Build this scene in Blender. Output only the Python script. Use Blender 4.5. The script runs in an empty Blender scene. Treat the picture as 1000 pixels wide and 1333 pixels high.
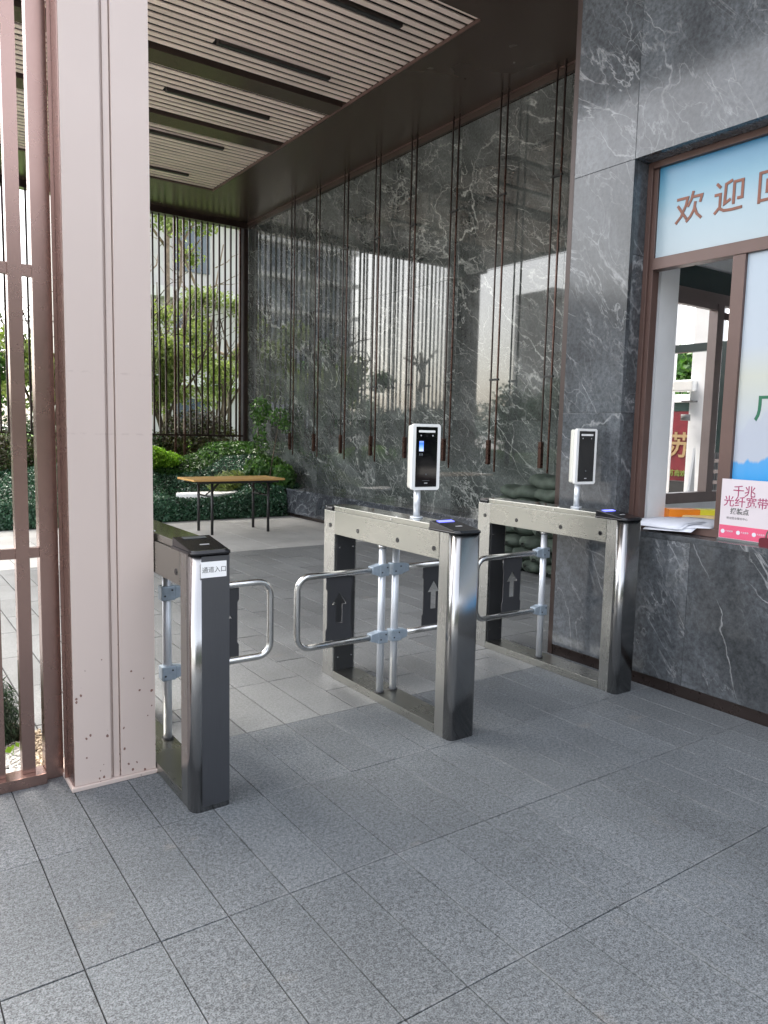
import bpy, bmesh, math, random
import numpy as np
from mathutils import Matrix, Vector
random.seed(7); rng = np.random.default_rng(11)
SC = bpy.context.scene
COL = SC.collection
R = math.radians

# ------------------------------------------------------------------ camera
cd = bpy.data.cameras.new('camera'); cam = bpy.data.objects.new('camera', cd); COL.objects.link(cam); SC.camera = cam
rt = Vector((0.82033, -0.57144, 0.02284)); dn = Vector((-0.04365, -0.10238, -0.99379)); fw = Vector((0.57023, 0.81423, -0.10893))
m3 = Matrix((rt, -dn, -fw)).transposed()
cam.matrix_world = Matrix.Translation((0, 0, 1.43)) @ m3.to_4x4()
cd.sensor_fit = 'VERTICAL'; cd.sensor_height = 36; cd.sensor_width = 27; cd.lens = 26.38
cd.clip_start = 0.05; cd.clip_end = 1500

# ------------------------------------------------------------------ world, sun, exposure
SUN_EL, SUN_AZ = 60, -22          # azimuth measured from +Y towards +X
w = bpy.data.worlds.new('World'); SC.world = w; w.use_nodes = True
nt = w.node_tree; bg = nt.nodes['Background']
sky = nt.nodes.new('ShaderNodeTexSky'); sky.sky_type = 'NISHITA'; sky.sun_disc = False
sky.sun_elevation = R(SUN_EL); sky.sun_rotation = R(SUN_AZ); sky.air_density = 1.0; sky.dust_density = 3.0; sky.ozone_density = 1.0
hs = nt.nodes.new('ShaderNodeHueSaturation'); hs.inputs['Saturation'].default_value = 0.45; nt.links.new(sky.outputs[0], hs.inputs['Color']); wb = nt.nodes.new('ShaderNodeMix'); wb.data_type = 'RGBA'; wb.blend_type = 'MULTIPLY'; wb.inputs[0].default_value = 1.0; wb.inputs[7].default_value = (1.05, 1.0, 0.93, 1); nt.links.new(hs.outputs[0], wb.inputs[6]); nt.links.new(wb.outputs[2], bg.inputs[0]); bg.inputs[1].default_value = 0.15
sd = bpy.data.lights.new('sun', 'SUN'); sd.energy = 0.75; sd.angle = R(28); sd.color = (1, 0.96, 0.9)
so = bpy.data.objects.new('sun', sd); COL.objects.link(so)
so.rotation_euler = Vector((-math.sin(R(SUN_AZ)) * math.cos(R(SUN_EL)), -math.cos(R(SUN_AZ)) * math.cos(R(SUN_EL)), -math.sin(R(SUN_EL)))).to_track_quat('-Z', 'Y').to_euler()
SC.view_settings.view_transform = 'Standard'; SC.view_settings.look = 'None'
SC.view_settings.gamma = 1; SC.view_settings.exposure = 2.65
try: SC.view_settings.use_curve_mapping = False
except Exception: pass
SC.cycles.max_bounces = 8; SC.cycles.diffuse_bounces = 4; SC.cycles.glossy_bounces = 5

# ------------------------------------------------------------------ material helpers
class NT:
    def __init__(s, name):
        s.m = bpy.data.materials.new(name); s.m.use_nodes = True; s.t = s.m.node_tree
        s.b = s.t.nodes['Principled BSDF']
    def n(s, typ, **kw):
        nd = s.t.nodes.new(typ)
        for k, v in kw.items():
            if k in nd.inputs: nd.inputs[k].default_value = v
            else: setattr(nd, k, v)
        return nd
    def l(s, a, b): s.t.links.new(a, b)
    def set(s, **kw):
        for k, v in kw.items():
            k = k.replace('_', ' ')
            s.b.inputs[k].default_value = v
    def pos(s, scale=(1, 1, 1), rot=(0, 0, 0), rnd=0.0, obj=False):
        if obj: src = s.n('ShaderNodeTexCoord').outputs['Object']
        else: src = s.n('ShaderNodeNewGeometry').outputs['Position']
        if rnd:
            oi = s.n('ShaderNodeObjectInfo'); mu = s.n('ShaderNodeVectorMath', operation='SCALE'); mu.inputs['Scale'].default_value = rnd
            cb = s.n('ShaderNodeCombineXYZ'); s.l(oi.outputs['Random'], cb.inputs[0]); s.l(oi.outputs['Random'], cb.inputs[1]); s.l(oi.outputs['Random'], cb.inputs[2])
            s.l(cb.outputs[0], mu.inputs[0]); ad = s.n('ShaderNodeVectorMath', operation='ADD'); s.l(src, ad.inputs[0]); s.l(mu.outputs[0], ad.inputs[1]); src = ad.outputs[0]
        mp = s.n('ShaderNodeMapping'); mp.inputs['Scale'].default_value = scale; mp.inputs['Rotation'].default_value = rot
        s.l(src, mp.inputs[0]); return mp.outputs[0]
    def noise(s, vec, scale, detail=4, rough=0.55, dist=0.0):
        nd = s.n('ShaderNodeTexNoise'); nd.inputs['Scale'].default_value = scale; nd.inputs['Detail'].default_value = detail
        nd.inputs['Roughness'].default_value = rough; nd.inputs['Distortion'].default_value = dist; s.l(vec, nd.inputs['Vector']); return nd.outputs[0]
    def ramp(s, fac, stops):
        r = s.n('ShaderNodeValToRGB'); e = r.color_ramp.elements
        while len(e) < len(stops): e.new(0.5)
        for el, (p, c) in zip(e, stops):
            el.position = p; el.color = (c, c, c, 1) if isinstance(c, (int, float)) else (*c, 1)
        s.l(fac, r.inputs[0]); return r.outputs[0]
    def math(s, op, a, b=None, clamp=False):
        nd = s.n('ShaderNodeMath', operation=op, use_clamp=clamp)
        for i, v in enumerate((a, b)):
            if v is None: continue
            if isinstance(v, (int, float)): nd.inputs[i].default_value = v
            else: s.l(v, nd.inputs[i])
        return nd.outputs[0]
    def mix(s, fac, a, b, blend='MIX'):
        nd = s.n('ShaderNodeMix', data_type='RGBA', blend_type=blend)
        for i, v in ((0, fac), (6, a), (7, b)):
            if isinstance(v, (int, float)): nd.inputs[i].default_value = v if i == 0 else (v, v, v, 1)
            elif isinstance(v, tuple): nd.inputs[i].default_value = (*v, 1)
            else: s.l(v, nd.inputs[i])
        return nd.outputs[2]
    def bump(s, h, strength=0.2, dist=0.01):
        b = s.n('ShaderNodeBump'); b.inputs['Strength'].default_value = strength; b.inputs['Distance'].default_value = dist
        s.l(h, b.inputs['Height']); s.l(b.outputs[0], s.b.inputs['Normal'])
    def color(s, c): s.l(c, s.b.inputs['Base Color'])
    def rough(s, c): s.l(c, s.b.inputs['Roughness'])

def plain(name, col, rough=0.5, metal=0.0, var=0.15, scale=6, bump=0.0, spec=0.5):
    t = NT(name); t.set(Roughness=rough, Metallic=metal); t.b.inputs['Specular IOR Level'].default_value = spec
    p = t.pos(rnd=5)
    n = t.noise(p, scale, 5)
    f = t.ramp(n, [(0.3, 1 - var), (0.7, 1 + var * 0.4)])
    t.color(t.mix(1.0, tuple(col), f, 'MULTIPLY'))
    n2 = t.noise(p, scale * 3, 4)
    t.rough(t.math('ADD', t.math('MULTIPLY', t.math('SUBTRACT', n2, 0.5), 0.25 * rough), rough))
    if bump: t.bump(t.noise(p, scale * 12, 3), bump, 0.003)
    return t.m

def marble(name, dark, mid, vein, rot, rough, grey=1.0, coat=0.0, veins=1.0, stretch=0.5):
    t = NT(name); t.set(Roughness=rough)
    if coat: t.b.inputs['Coat Weight'].default_value = coat; t.b.inputs['Coat Roughness'].default_value = 0.02
    p0 = t.pos(rnd=23.0)
    p1 = t.pos(scale=(1, 1, 1), rot=rot, rnd=23.0)
    st = t.n('ShaderNodeMapping'); st.inputs['Scale'].default_value = (1, stretch, 1.15); t.l(p1, st.inputs[0]); ps = st.outputs[0]
    cloud = t.noise(ps, 1.6, 8, 0.62, 0.6)
    base = t.ramp(cloud, [(0.32, dark), (0.52, mid), (0.72, tuple(min(1, c * 1.75) for c in mid))])
    fine = t.noise(p0, 42, 6, 0.7)
    base = t.mix(0.55, base, t.mix(1.0, base, t.ramp(fine, [(0.35, 0.45), (0.68, 1.9)]), 'MULTIPLY'))
    def ridge(vec, sc, wdt, dist, detail=7, ro=0.55):
        n = t.noise(vec, sc, detail, ro, dist)
        return t.ramp(t.math('ABSOLUTE', t.math('SUBTRACT', n, 0.5)), [(0.0, 1.0), (wdt * 0.35, 0.55), (wdt, 0.0)])
    big = t.math('MULTIPLY', ridge(ps, 0.75, 0.008, 0.35), t.ramp(t.noise(p0, 0.9, 3), [(0.42, 0.0), (0.62, 1.0)]))
    medm = t.math('MULTIPLY', ridge(ps, 2.3, 0.008, 0.6), t.ramp(t.noise(p0, 1.7, 4), [(0.46, 0.0), (0.62, 0.9)]))
    sml = t.math('MULTIPLY', ridge(ps, 6.5, 0.017, 0.8), t.ramp(t.noise(ps, 2.2, 5), [(0.47, 0.0), (0.66, 0.75)]))
    # straight hair-line cracks
    dv = t.n('ShaderNodeVectorMath', operation='SCALE'); dv.inputs['Scale'].default_value = 0.22
    nn = t.n('ShaderNodeTexNoise'); nn.inputs['Scale'].default_value = 3.0; nn.inputs['Detail'].default_value = 5; t.l(p0, nn.inputs[0]); t.l(nn.outputs['Color'], dv.inputs[0])
    ad = t.n('ShaderNodeVectorMath', operation='ADD'); t.l(ps, ad.inputs[0]); t.l(dv.outputs[0], ad.inputs[1])
    vo = t.n('ShaderNodeTexVoronoi', feature='DISTANCE_TO_EDGE'); vo.inputs['Scale'].default_value = 2.6; t.l(ad.outputs[0], vo.inputs['Vector'])
    hair = t.math('MULTIPLY', t.ramp(vo.outputs['Distance'], [(0.0, 1.0), (0.012, 0.0)]), t.ramp(t.noise(p0, 3.1, 3), [(0.45, 0.0), (0.6, 0.75)]))
    vo2 = t.n('ShaderNodeTexVoronoi', feature='DISTANCE_TO_EDGE'); vo2.inputs['Scale'].default_value = 7.5; t.l(ad.outputs[0], vo2.inputs['Vector'])
    hair2 = t.math('MULTIPLY', t.ramp(vo2.outputs['Distance'], [(0.0, 1.0), (0.02, 0.0)]), t.ramp(t.noise(ps, 1.3, 4), [(0.5, 0.0), (0.68, 0.6)]))
    v = big
    for o in (medm, sml, hair, hair2): v = t.math('MAXIMUM', v, o)
    v = t.math('MULTIPLY', v, t.ramp(t.noise(p0, 26, 4), [(0.3, 0.35 * veins), (0.6, 1.0 * veins)]), True)
    t.color(t.mix(v, base, vein))
    t.rough(t.math('ADD', t.math('MULTIPLY', t.noise(p0, 5, 4), 0.05), rough - 0.02))
    return t.m

def brushed(name, col, rough=0.3, stretch=(60, 60, 1.5), amp=1.0):
    t = NT(name); t.set(Metallic=1.0)
    p = t.pos(scale=stretch, rnd=3)
    n = t.noise(p, 6, 6, 0.7)
    t.color(t.mix(1.0, tuple(col), t.ramp(n, [(0.3, 1 - 0.06 * amp), (0.7, 1 + 0.04 * amp)]), 'MULTIPLY'))
    sm = t.noise(t.pos(rnd=3), 3.5, 4)
    t.rough(t.math('ADD', t.math('ADD', t.math('MULTIPLY', n, 0.06), t.math('MULTIPLY', sm, 0.14)), rough - 0.10))
    t.bump(n, 0.02 * amp, 0.001)
    return t.m

M = {}
M['steel'] = brushed('brushed steel', (0.42, 0.42, 0.40), 0.27)
M['steel_h'] = brushed('brushed steel long grain', (0.36, 0.36, 0.33), 0.28, (60, 1.5, 60), 0.2)
M['steel_f'] = brushed('brushed steel front', (0.36, 0.36, 0.36), 0.21)  # front steel darkened in the colour to imitate its dark reflections
M['mirror'] = brushed('mirror polished lid', (0.55, 0.56, 0.54), 0.13, (3, 3, 3))
M['tube'] = brushed('polished tube', (0.60, 0.60, 0.59), 0.24, (8, 8, 8))
M['alu'] = plain('anodised aluminium', (0.66, 0.69, 0.73), 0.36, 0.55, 0.05)
M['clamp'] = plain('blue grey cast clamp', (0.36, 0.43, 0.50), 0.4, 0.3, 0.15, 40)
M['blackgloss'] = plain('black gloss plastic', (0.012, 0.012, 0.014), 0.16, 0, 0.2)
M['blackmatt'] = plain('black matt', (0.015, 0.015, 0.016), 0.45, 0, 0.2)
M['darkpanel'] = plain('dark grey panel', (0.030, 0.031, 0.033), 0.38, 0.0, 0.15)
M['plate'] = plain('charcoal acrylic', (0.045, 0.046, 0.05), 0.22, 0, 0.1)
M['white'] = plain('white plastic', (0.78, 0.78, 0.76), 0.3, 0, 0.04)
M['whitepaint'] = plain('white wall paint', (0.74, 0.75, 0.76), 0.6, 0, 0.05)
M['paper'] = plain('paper', (0.60, 0.62, 0.68), 0.7, 0, 0.05)
M['trimdark'] = plain('dark brown trim', (0.045, 0.030, 0.026), 0.35, 0.3)
M['screen'] = plain('black glass screen', (0.004, 0.004, 0.005), 0.05, 0, 0.1)
M['brown'] = plain('brown window frame', (0.105, 0.062, 0.052), 0.38, 0.15, 0.12)
M['brownmet'] = plain('bronze satin metal', (0.35, 0.235, 0.205), 0.27, 0.92, 0.03, 3)
M['bronze'] = plain('dark bronze bar', (0.05, 0.034, 0.030), 0.3, 0.6, 0.25, 9)
M['bronze2'] = plain('red bronze rod', (0.085, 0.042, 0.032), 0.28, 0.6, 0.3, 9)
M['soffit'] = plain('dark bronze soffit', (0.082, 0.058, 0.049), 0.26, 0.25, 0.1, 0.7)
M['cavity'] = plain('black void', (0.006, 0.005, 0.005), 0.8)
M['slat'] = plain('champagne slat', (0.88, 0.73, 0.66), 0.36, 0.12, 0.2, 1.2)
M['slatfix'] = plain('light fitting black', (0.03, 0.022, 0.02), 0.4)
M['plinth'] = plain('dark brown plinth', (0.030, 0.022, 0.020), 0.28, 0.4, 0.3, 6)
M['cord'] = plain('dark joint', (0.02, 0.02, 0.02), 0.9)
M['wood'] = None
M['red'] = plain('red paint', (0.13, 0.008, 0.016), 0.4, 0, 0.2)
M['gold'] = plain('gold lettering', (0.26, 0.18, 0.09), 0.4)
M['dkgreen'] = plain('dark green glass', (0.03, 0.05, 0.048), 0.15)
M['bag'] = plain('green canvas', (0.060, 0.082, 0.062), 0.7, 0, 0.5, 11, 1.0)
M['copper'] = None
M['orange'] = plain('orange card', (0.85, 0.25, 0.01), 0.5)
M['yellow'] = plain('yellow card', (0.75, 0.68, 0.05), 0.5)
M['gravelw'] = plain('white gravel', (0.72, 0.72, 0.68), 0.8, 0, 0.3, 60, 0.5)
M['pebble'] = plain('tan pebble', (0.45, 0.38, 0.28), 0.7, 0, 0.6, 30)
M['pebblew'] = plain('white pebble', (0.70, 0.71, 0.68), 0.7, 0, 0.35, 40)
M['soil'] = plain('soil', (0.05, 0.035, 0.02), 0.95, 0, 0.4, 20)
M['under'] = plain('dark hedge underlay', (0.012, 0.022, 0.012), 0.95, 0, 0.4, 20)  # dark green solid that closes the hedge below its leaves
M['bark'] = plain('pale bark', (0.22, 0.17, 0.12), 0.85, 0, 0.5, 8, 0.6)
M['barkd'] = plain('dark bark', (0.09, 0.065, 0.045), 0.85, 0, 0.5, 8, 0.6)
M['bldg'] = plain('pale facade', (0.40, 0.39, 0.375), 0.8, 0, 0.12, 0.8)
M['bldg2'] = plain('grey facade', (0.24, 0.25, 0.27), 0.8, 0, 0.12, 0.5)
M['bldg3'] = plain('dark facade', (0.07, 0.075, 0.08), 0.6, 0, 0.2, 0.5)
M['slab'] = plain('facade band', (0.48, 0.48, 0.46), 0.7, 0, 0.1, 0.8)
M['winglass'] = plain('far window glass', (0.06, 0.08, 0.10), 0.12, 0, 0.3, 0.5)
M['ink'] = plain('grey ink', (0.12, 0.12, 0.12), 0.6)
M['inkpink'] = plain('magenta ink', (0.30, 0.035, 0.11), 0.6)
M['pinkband'] = plain('pink print', (0.66, 0.09, 0.18), 0.5)
M['bagred'] = plain('dark red leather', (0.10, 0.004, 0.012), 0.4)
M['inkgreen'] = plain('green ink', (0.01, 0.12, 0.06), 0.6)
M['letter'] = plain('brick brown lettering', (0.20, 0.065, 0.035), 0.45, 0, 0.25, 20)

def column_mat():
    t = NT('pale pink powder coat'); t.set(Roughness=0.42, Metallic=0.12)
    p = t.pos()
    base = t.mix(t.noise(p, 1.4, 4), (0.58, 0.485, 0.44), (0.62, 0.52, 0.475))
    # paint chips, denser towards the foot
    vo = t.n('ShaderNodeTexVoronoi'); vo.inputs['Scale'].default_value = 62; t.l(t.pos(scale=(1, 1, 0.8)), vo.inputs['Vector'])
    sep = t.n('ShaderNodeSeparateXYZ'); t.l(p, sep.inputs[0])
    dens = t.math('MULTIPLY', t.math('SUBTRACT', 0.68, sep.outputs[2], True), 0.30, True)
    wc = t.n('ShaderNodeSeparateXYZ'); t.l(vo.outputs['Color'], wc.inputs[0])
    pick = t.math('LESS_THAN', wc.outputs[0], dens)
    n2 = t.noise(p, 90, 3)
    chip = t.math('MULTIPLY', pick, t.math('LESS_THAN', t.math('ADD', vo.outputs['Distance'], t.math('MULTIPLY', n2, 0.5)), 0.52))
    base = t.mix(chip, base, (0.20, 0.11, 0.09))
    # two faint scuff lines left by tape
    def line(z, wdt):
        d = t.math('ABSOLUTE', t.math('SUBTRACT', sep.outputs[2], z))
        return t.math('MULTIPLY', t.ramp(d, [(0.0, 1.0), (wdt, 0.0)]), t.ramp(t.noise(t.pos(scale=(30, 1, 60)), 1.0, 4), [(0.48, 0.0), (0.62, 0.3)]))
    base = t.mix(t.math('MAXIMUM', line(1.62, 0.006), line(1.39, 0.005)), base, (0.33, 0.24, 0.22))
    t.color(base); t.rough(t.math('ADD', t.math('MULTIPLY', t.noise(p, 4, 4), 0.15), 0.32))
    return t.m
M['column'] = column_mat()

def tile_mat(name, lo, hi, speck, tint=0.14, rough=0.6):
    t = NT(name); p = t.pos()
    oi = t.n('ShaderNodeObjectInfo')
    s1 = t.noise(p, 210, 3, 0.7); s2 = t.noise(p, 75, 4, 0.7)
    g = t.ramp(t.math('ADD', t.math('MULTIPLY', s1, 0.62), t.math('MULTIPLY', s2, 0.38)), [(0.40, tuple(c * (1 - speck) for c in lo)), (0.50, lo), (0.60, hi)])
    dirt = t.ramp(t.noise(p, 1.1, 7, 0.65), [(0.3, 0.74), (0.7, 1.18)])
    g = t.mix(1.0, g, dirt, 'MULTIPLY')
    g = t.mix(1.0, g, t.math('ADD', t.math('MULTIPLY', oi.outputs['Random'], tint * 2), 1 - tint), 'MULTIPLY')
    st = t.math('MULTIPLY', t.ramp(t.noise(t.pos(rot=(0, 0, 0.3)), 3.1, 5, 0.6), [(0.64, 0.0), (0.80, 0.35)]), 1.0)
    g = t.mix(st, g, (0.33, 0.28, 0.22))
    wh = t.ramp(t.noise(t.pos(), 7.7, 4, 0.75), [(0.70, 0.0), (0.80, 0.45)])
    g = t.mix(wh, g, (0.5, 0.5, 0.5))
    if name.startswith('flamed'):      # pale dust gathered along the stone edges
        so_ = t.n('ShaderNodeSeparateXYZ'); t.l(t.n('ShaderNodeTexCoord').outputs['Object'], so_.inputs[0])
        ex = t.math('MULTIPLY', t.math('ABSOLUTE', so_.outputs[0]), 1 / 0.101); 
        ey = t.math('SUBTRACT', t.math('MULTIPLY', t.math('SUBTRACT', t.math('ABSOLUTE', so_.outputs[1]), 0.2996), 1 / 0.101), -1.0)
        e = t.ramp(t.math('MAXIMUM', ex, ey), [(0.86, 0.0), (1.0, 0.25)])
        e = t.math('MULTIPLY', e, t.ramp(t.noise(p, 5.0, 5, 0.7), [(0.45, 0.0), (0.65, 1.0)]))
        g = t.mix(e, g, (0.30, 0.31, 0.31))
    t.color(g)
    t.rough(t.math('ADD', t.math('MULTIPLY', t.noise(p, 2.0, 5), 0.22), rough - 0.12))
    t.bump(t.math('ADD', s1, s2), 0.45, 0.0016)
    return t.m
M['tile'] = tile_mat('flamed granite paver', (0.104, 0.116, 0.125), (0.190, 0.206, 0.218), 0.70, 0.07)
M['tile2'] = tile_mat('courtyard granite paver', (0.165, 0.173, 0.175), (0.232, 0.240, 0.240), 0.36, 0.10, 0.52)
M['tile3'] = tile_mat('pale courtyard slab', (0.40, 0.40, 0.385), (0.47, 0.47, 0.455), 0.12, 0.05, 0.55)

def wood_mat():
    t = NT('yellow laminated wood'); t.set(Roughness=0.35)
    n = t.noise(t.pos(scale=(1.5, 30, 30)), 3, 5)
    t.color(t.ramp(n, [(0.3, (0.50, 0.28, 0.09)), (0.7, (0.66, 0.42, 0.17))])); return t.m
M['wood'] = wood_mat()

M['marble_w'] = marble('polished grey marble', (0.036, 0.041, 0.040), (0.078, 0.086, 0.084), (0.56, 0.58, 0.55), (R(-34), 0, 0), 0.03, coat=1.0, veins=0.95, stretch=0.5)
M['marble_b'] = marble('honed blue grey marble', (0.030, 0.033, 0.036), (0.064, 0.070, 0.077), (0.48, 0.49, 0.50), (R(-56), 0, 0), 0.12, veins=0.60, stretch=0.45)
M['marble_s'] = marble('dark bench marble', (0.016, 0.019, 0.024), (0.045, 0.050, 0.058), (0.42, 0.44, 0.46), (R(40), 0, R(20)), 0.10, veins=0.8)

def leaf_mat(name, cols, rough=0.45, trans=0.25):
    t = NT(name); t.set(Roughness=rough)
    g = t.n('ShaderNodeNewGeometry')
    c = t.ramp(g.outputs['Random Per Island'], [(i / (len(cols) - 1), c) for i, c in enumerate(cols)])
    cl = t.ramp(t.noise(t.pos(), 2.2, 3), [(0.3, 0.62), (0.7, 1.3)])
    c = t.mix(1.0, c, cl, 'MULTIPLY')
    t.color(c)
    tr = t.n('ShaderNodeBsdfTranslucent'); t.l(t.mix(1.0, c, (1.25, 1.35, 0.7), 'MULTIPLY'), tr.inputs[0])
    mx = t.n('ShaderNodeMixShader'); mx.inputs[0].default_value = trans
    t.l(t.b.outputs[0], mx.inputs[1]); t.l(tr.outputs[0], mx.inputs[2]); t.l(mx.outputs[0], t.t.nodes['Material Output'].inputs[0])
    return t.m
M['lf_hedge'] = leaf_mat('small dark leaf', [(0.012, 0.045, 0.022), (0.025, 0.08, 0.04), (0.05, 0.13, 0.07), (0.09, 0.19, 0.12)], 0.32, 0.12)
M['lf_tuft'] = leaf_mat('dwarf grass blade', [(0.01, 0.03, 0.012), (0.02, 0.055, 0.022), (0.04, 0.09, 0.035)], 0.4, 0.1)
M['lf_bright'] = leaf_mat('lime leaf', [(0.12, 0.27, 0.02), (0.22, 0.42, 0.03), (0.33, 0.52, 0.07)], 0.45, 0.35)
M['lf_mid'] = leaf_mat('mid green leaf', [(0.03, 0.08, 0.02), (0.06, 0.15, 0.03), (0.11, 0.22, 0.05)], 0.4, 0.3)
M['lf_light'] = leaf_mat('young light leaf', [(0.11, 0.15, 0.04), (0.18, 0.24, 0.07), (0.30, 0.34, 0.15)], 0.45, 0.4)
M['lf_red'] = leaf_mat('reddish dark shrub leaf', [(0.035, 0.02, 0.012), (0.05, 0.045, 0.02), (0.09, 0.09, 0.035), (0.06, 0.10, 0.03)], 0.45, 0.15)
M['lf_dark'] = leaf_mat('dark tree leaf', [(0.02, 0.045, 0.02), (0.035, 0.075, 0.03), (0.06, 0.11, 0.045)], 0.5, 0.2)
M['lawn'] = leaf_mat('lawn grass', [(0.14, 0.26, 0.03), (0.22, 0.36, 0.05)], 0.7, 0.3)

# ------------------------------------------------------------------ mesh helpers
class MB:
    def __init__(s): s.v = []; s.f = []; s.sm = []
    def add(s, vs, fs, smooth=False):
        o = len(s.v); s.v += [tuple(v) for v in vs]; s.f += [tuple(i + o for i in f) for f in fs]; s.sm += [smooth] * len(fs)
        return s
    def box(s, x0, x1, y0, y1, z0, z1):
        vs = [(x0, y0, z0), (x1, y0, z0), (x1, y1, z0), (x0, y1, z0), (x0, y0, z1), (x1, y0, z1), (x1, y1, z1), (x0, y1, z1)]
        return s.add(vs, [(3, 2, 1, 0), (4, 5, 6, 7), (0, 1, 5, 4), (1, 2, 6, 5), (2, 3, 7, 6), (3, 0, 4, 7)])
    def prism(s, pts, a0, a1, axis='z', smooth=False):
        """pts: closed outline (counter clockwise seen from + axis)"""
        n = len(pts)
        def mk(p, a):
            return {'z': (p[0], p[1], a), 'x': (a, p[0], p[1]), 'y': (p[0], a, p[1])}[axis]
        vs = [mk(p, a0) for p in pts] + [mk(p, a1) for p in pts]
        s.add(vs, [tuple(range(n))[::-1], tuple(range(n, 2 * n))] if axis != 'y' else [tuple(range(n)), tuple(range(n, 2 * n))[::-1]])
        o = len(s.v) - 2 * n
        for i in range(n):
            j = (i + 1) % n
            f = (o + i, o + j, o + n + j, o + n + i)
            if axis == 'y': f = f[::-1]
            s.f.append(f); s.sm.append(smooth)
        return s
    def tube(s, path, r, seg=12, caps=True, radii=None):
        P = [Vector(p) for p in path]; n = len(P); o = len(s.v)
        prev = None
        for i, p in enumerate(P):
            t = (P[min(i + 1, n - 1)] - P[max(i - 1, 0)]).normalized()
            if prev is None:
                a = Vector((0, 0, 1)) if abs(t.z) < 0.9 else Vector((1, 0, 0)); u = t.cross(a).normalized()
            else:
                u = (prev - t * prev.dot(t)).normalized()
            prev = u; v = t.cross(u)
            rr = radii[i] if radii else r
            for k in range(seg):
                a = 2 * math.pi * k / seg
                s.v.append(tuple(p + u * (rr * math.cos(a)) + v * (rr * math.sin(a))))
        for i in range(n - 1):
            for k in range(seg):
                k2 = (k + 1) % seg
                s.f.append((o + i * seg + k, o + i * seg + k2, o + (i + 1) * seg + k2, o + (i + 1) * seg + k)); s.sm.append(True)
        if caps:
            s.f.append(tuple(o + k for k in range(seg))[::-1]); s.sm.append(False)
            s.f.append(tuple(o + (n - 1) * seg + k for k in range(seg))); s.sm.append(False)
        return s
    def cyl(s, c, r, h, axis='z', seg=20):
        c = Vector(c); d = {'x': Vector((1, 0, 0)), 'y': Vector((0, 1, 0)), 'z': Vector((0, 0, 1))}[axis]
        return s.tube([c, c + d * h], r, seg)
    def mesh(s, name, mat):
        me = bpy.data.meshes.new(name); me.from_pydata(s.v, [], s.f); me.materials.append(mat)
        me.polygons.foreach_set('use_smooth', s.sm); me.update(); return me
    def build(s, name, mat, parent=None, bevel=0.0, kind=None, label=None, loc=None):
        me = s.mesh(name, mat)
        if bevel:
            b = bmesh.new(); b.from_mesh(me)
            ed = [e for e in b.edges if len(e.link_faces) == 2 and e.calc_face_angle(0) > 0.6]
            bmesh.ops.bevel(b, geom=ed, offset=bevel, segments=2, affect='EDGES', profile=0.6)
            b.to_mesh(me); b.free()
        return link(name, me, parent, kind, label, loc)

def link(name, me, parent=None, kind=None, label=None, loc=None):
    o = bpy.data.objects.new(name, me); COL.objects.link(o)
    if parent: o.parent = parent
    if loc is not None: o.location = loc
    if kind: o['kind'] = kind
    if label: o['label'] = label
    return o
def tag(o, label, cat, group=None, kind=None):
    o['label'] = label; o['category'] = cat
    if group: o['group'] = group
    if kind: o['kind'] = kind
    return o
def thing(name, label, cat, loc=(0, 0, 0), group=None, rz=0):
    o = bpy.data.objects.new(name, None); COL.objects.link(o); o.location = loc; o.rotation_euler = (0, 0, rz); o.empty_display_size = 0.1
    return tag(o, label, cat, group)
def copy_tree(o, parent=None):
    c = o.copy(); COL.objects.link(c); c.parent = parent
    for ch in list(o.children): copy_tree(ch, c)
    return c
def struct(name, mb, mat, bevel=0.0):
    return mb.build(name, mat, None, bevel, 'structure')

def rrect(x0, x1, y0, y1, rs, seg=6):
    """rounded rectangle outline, rs = radii of corners (x0y0, x1y0, x1y1, x0y1), ccw"""
    out = []
    for (cx, cy, r, a0) in ((x0, y0, rs[0], 180), (x1, y0, rs[1], 270), (x1, y1, rs[2], 0), (x0, y1, rs[3], 90)):
        sx = 1 if cx == x0 else -1; sy = 1 if cy == y0 else -1
        if r <= 0: out.append((cx, cy)); continue
        for k in range(seg + 1):
            a = R(a0 + 90 * k / seg); out.append((cx + sx * r + r * math.cos(a), cy + sy * r + r * math.sin(a)))
    return out

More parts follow.
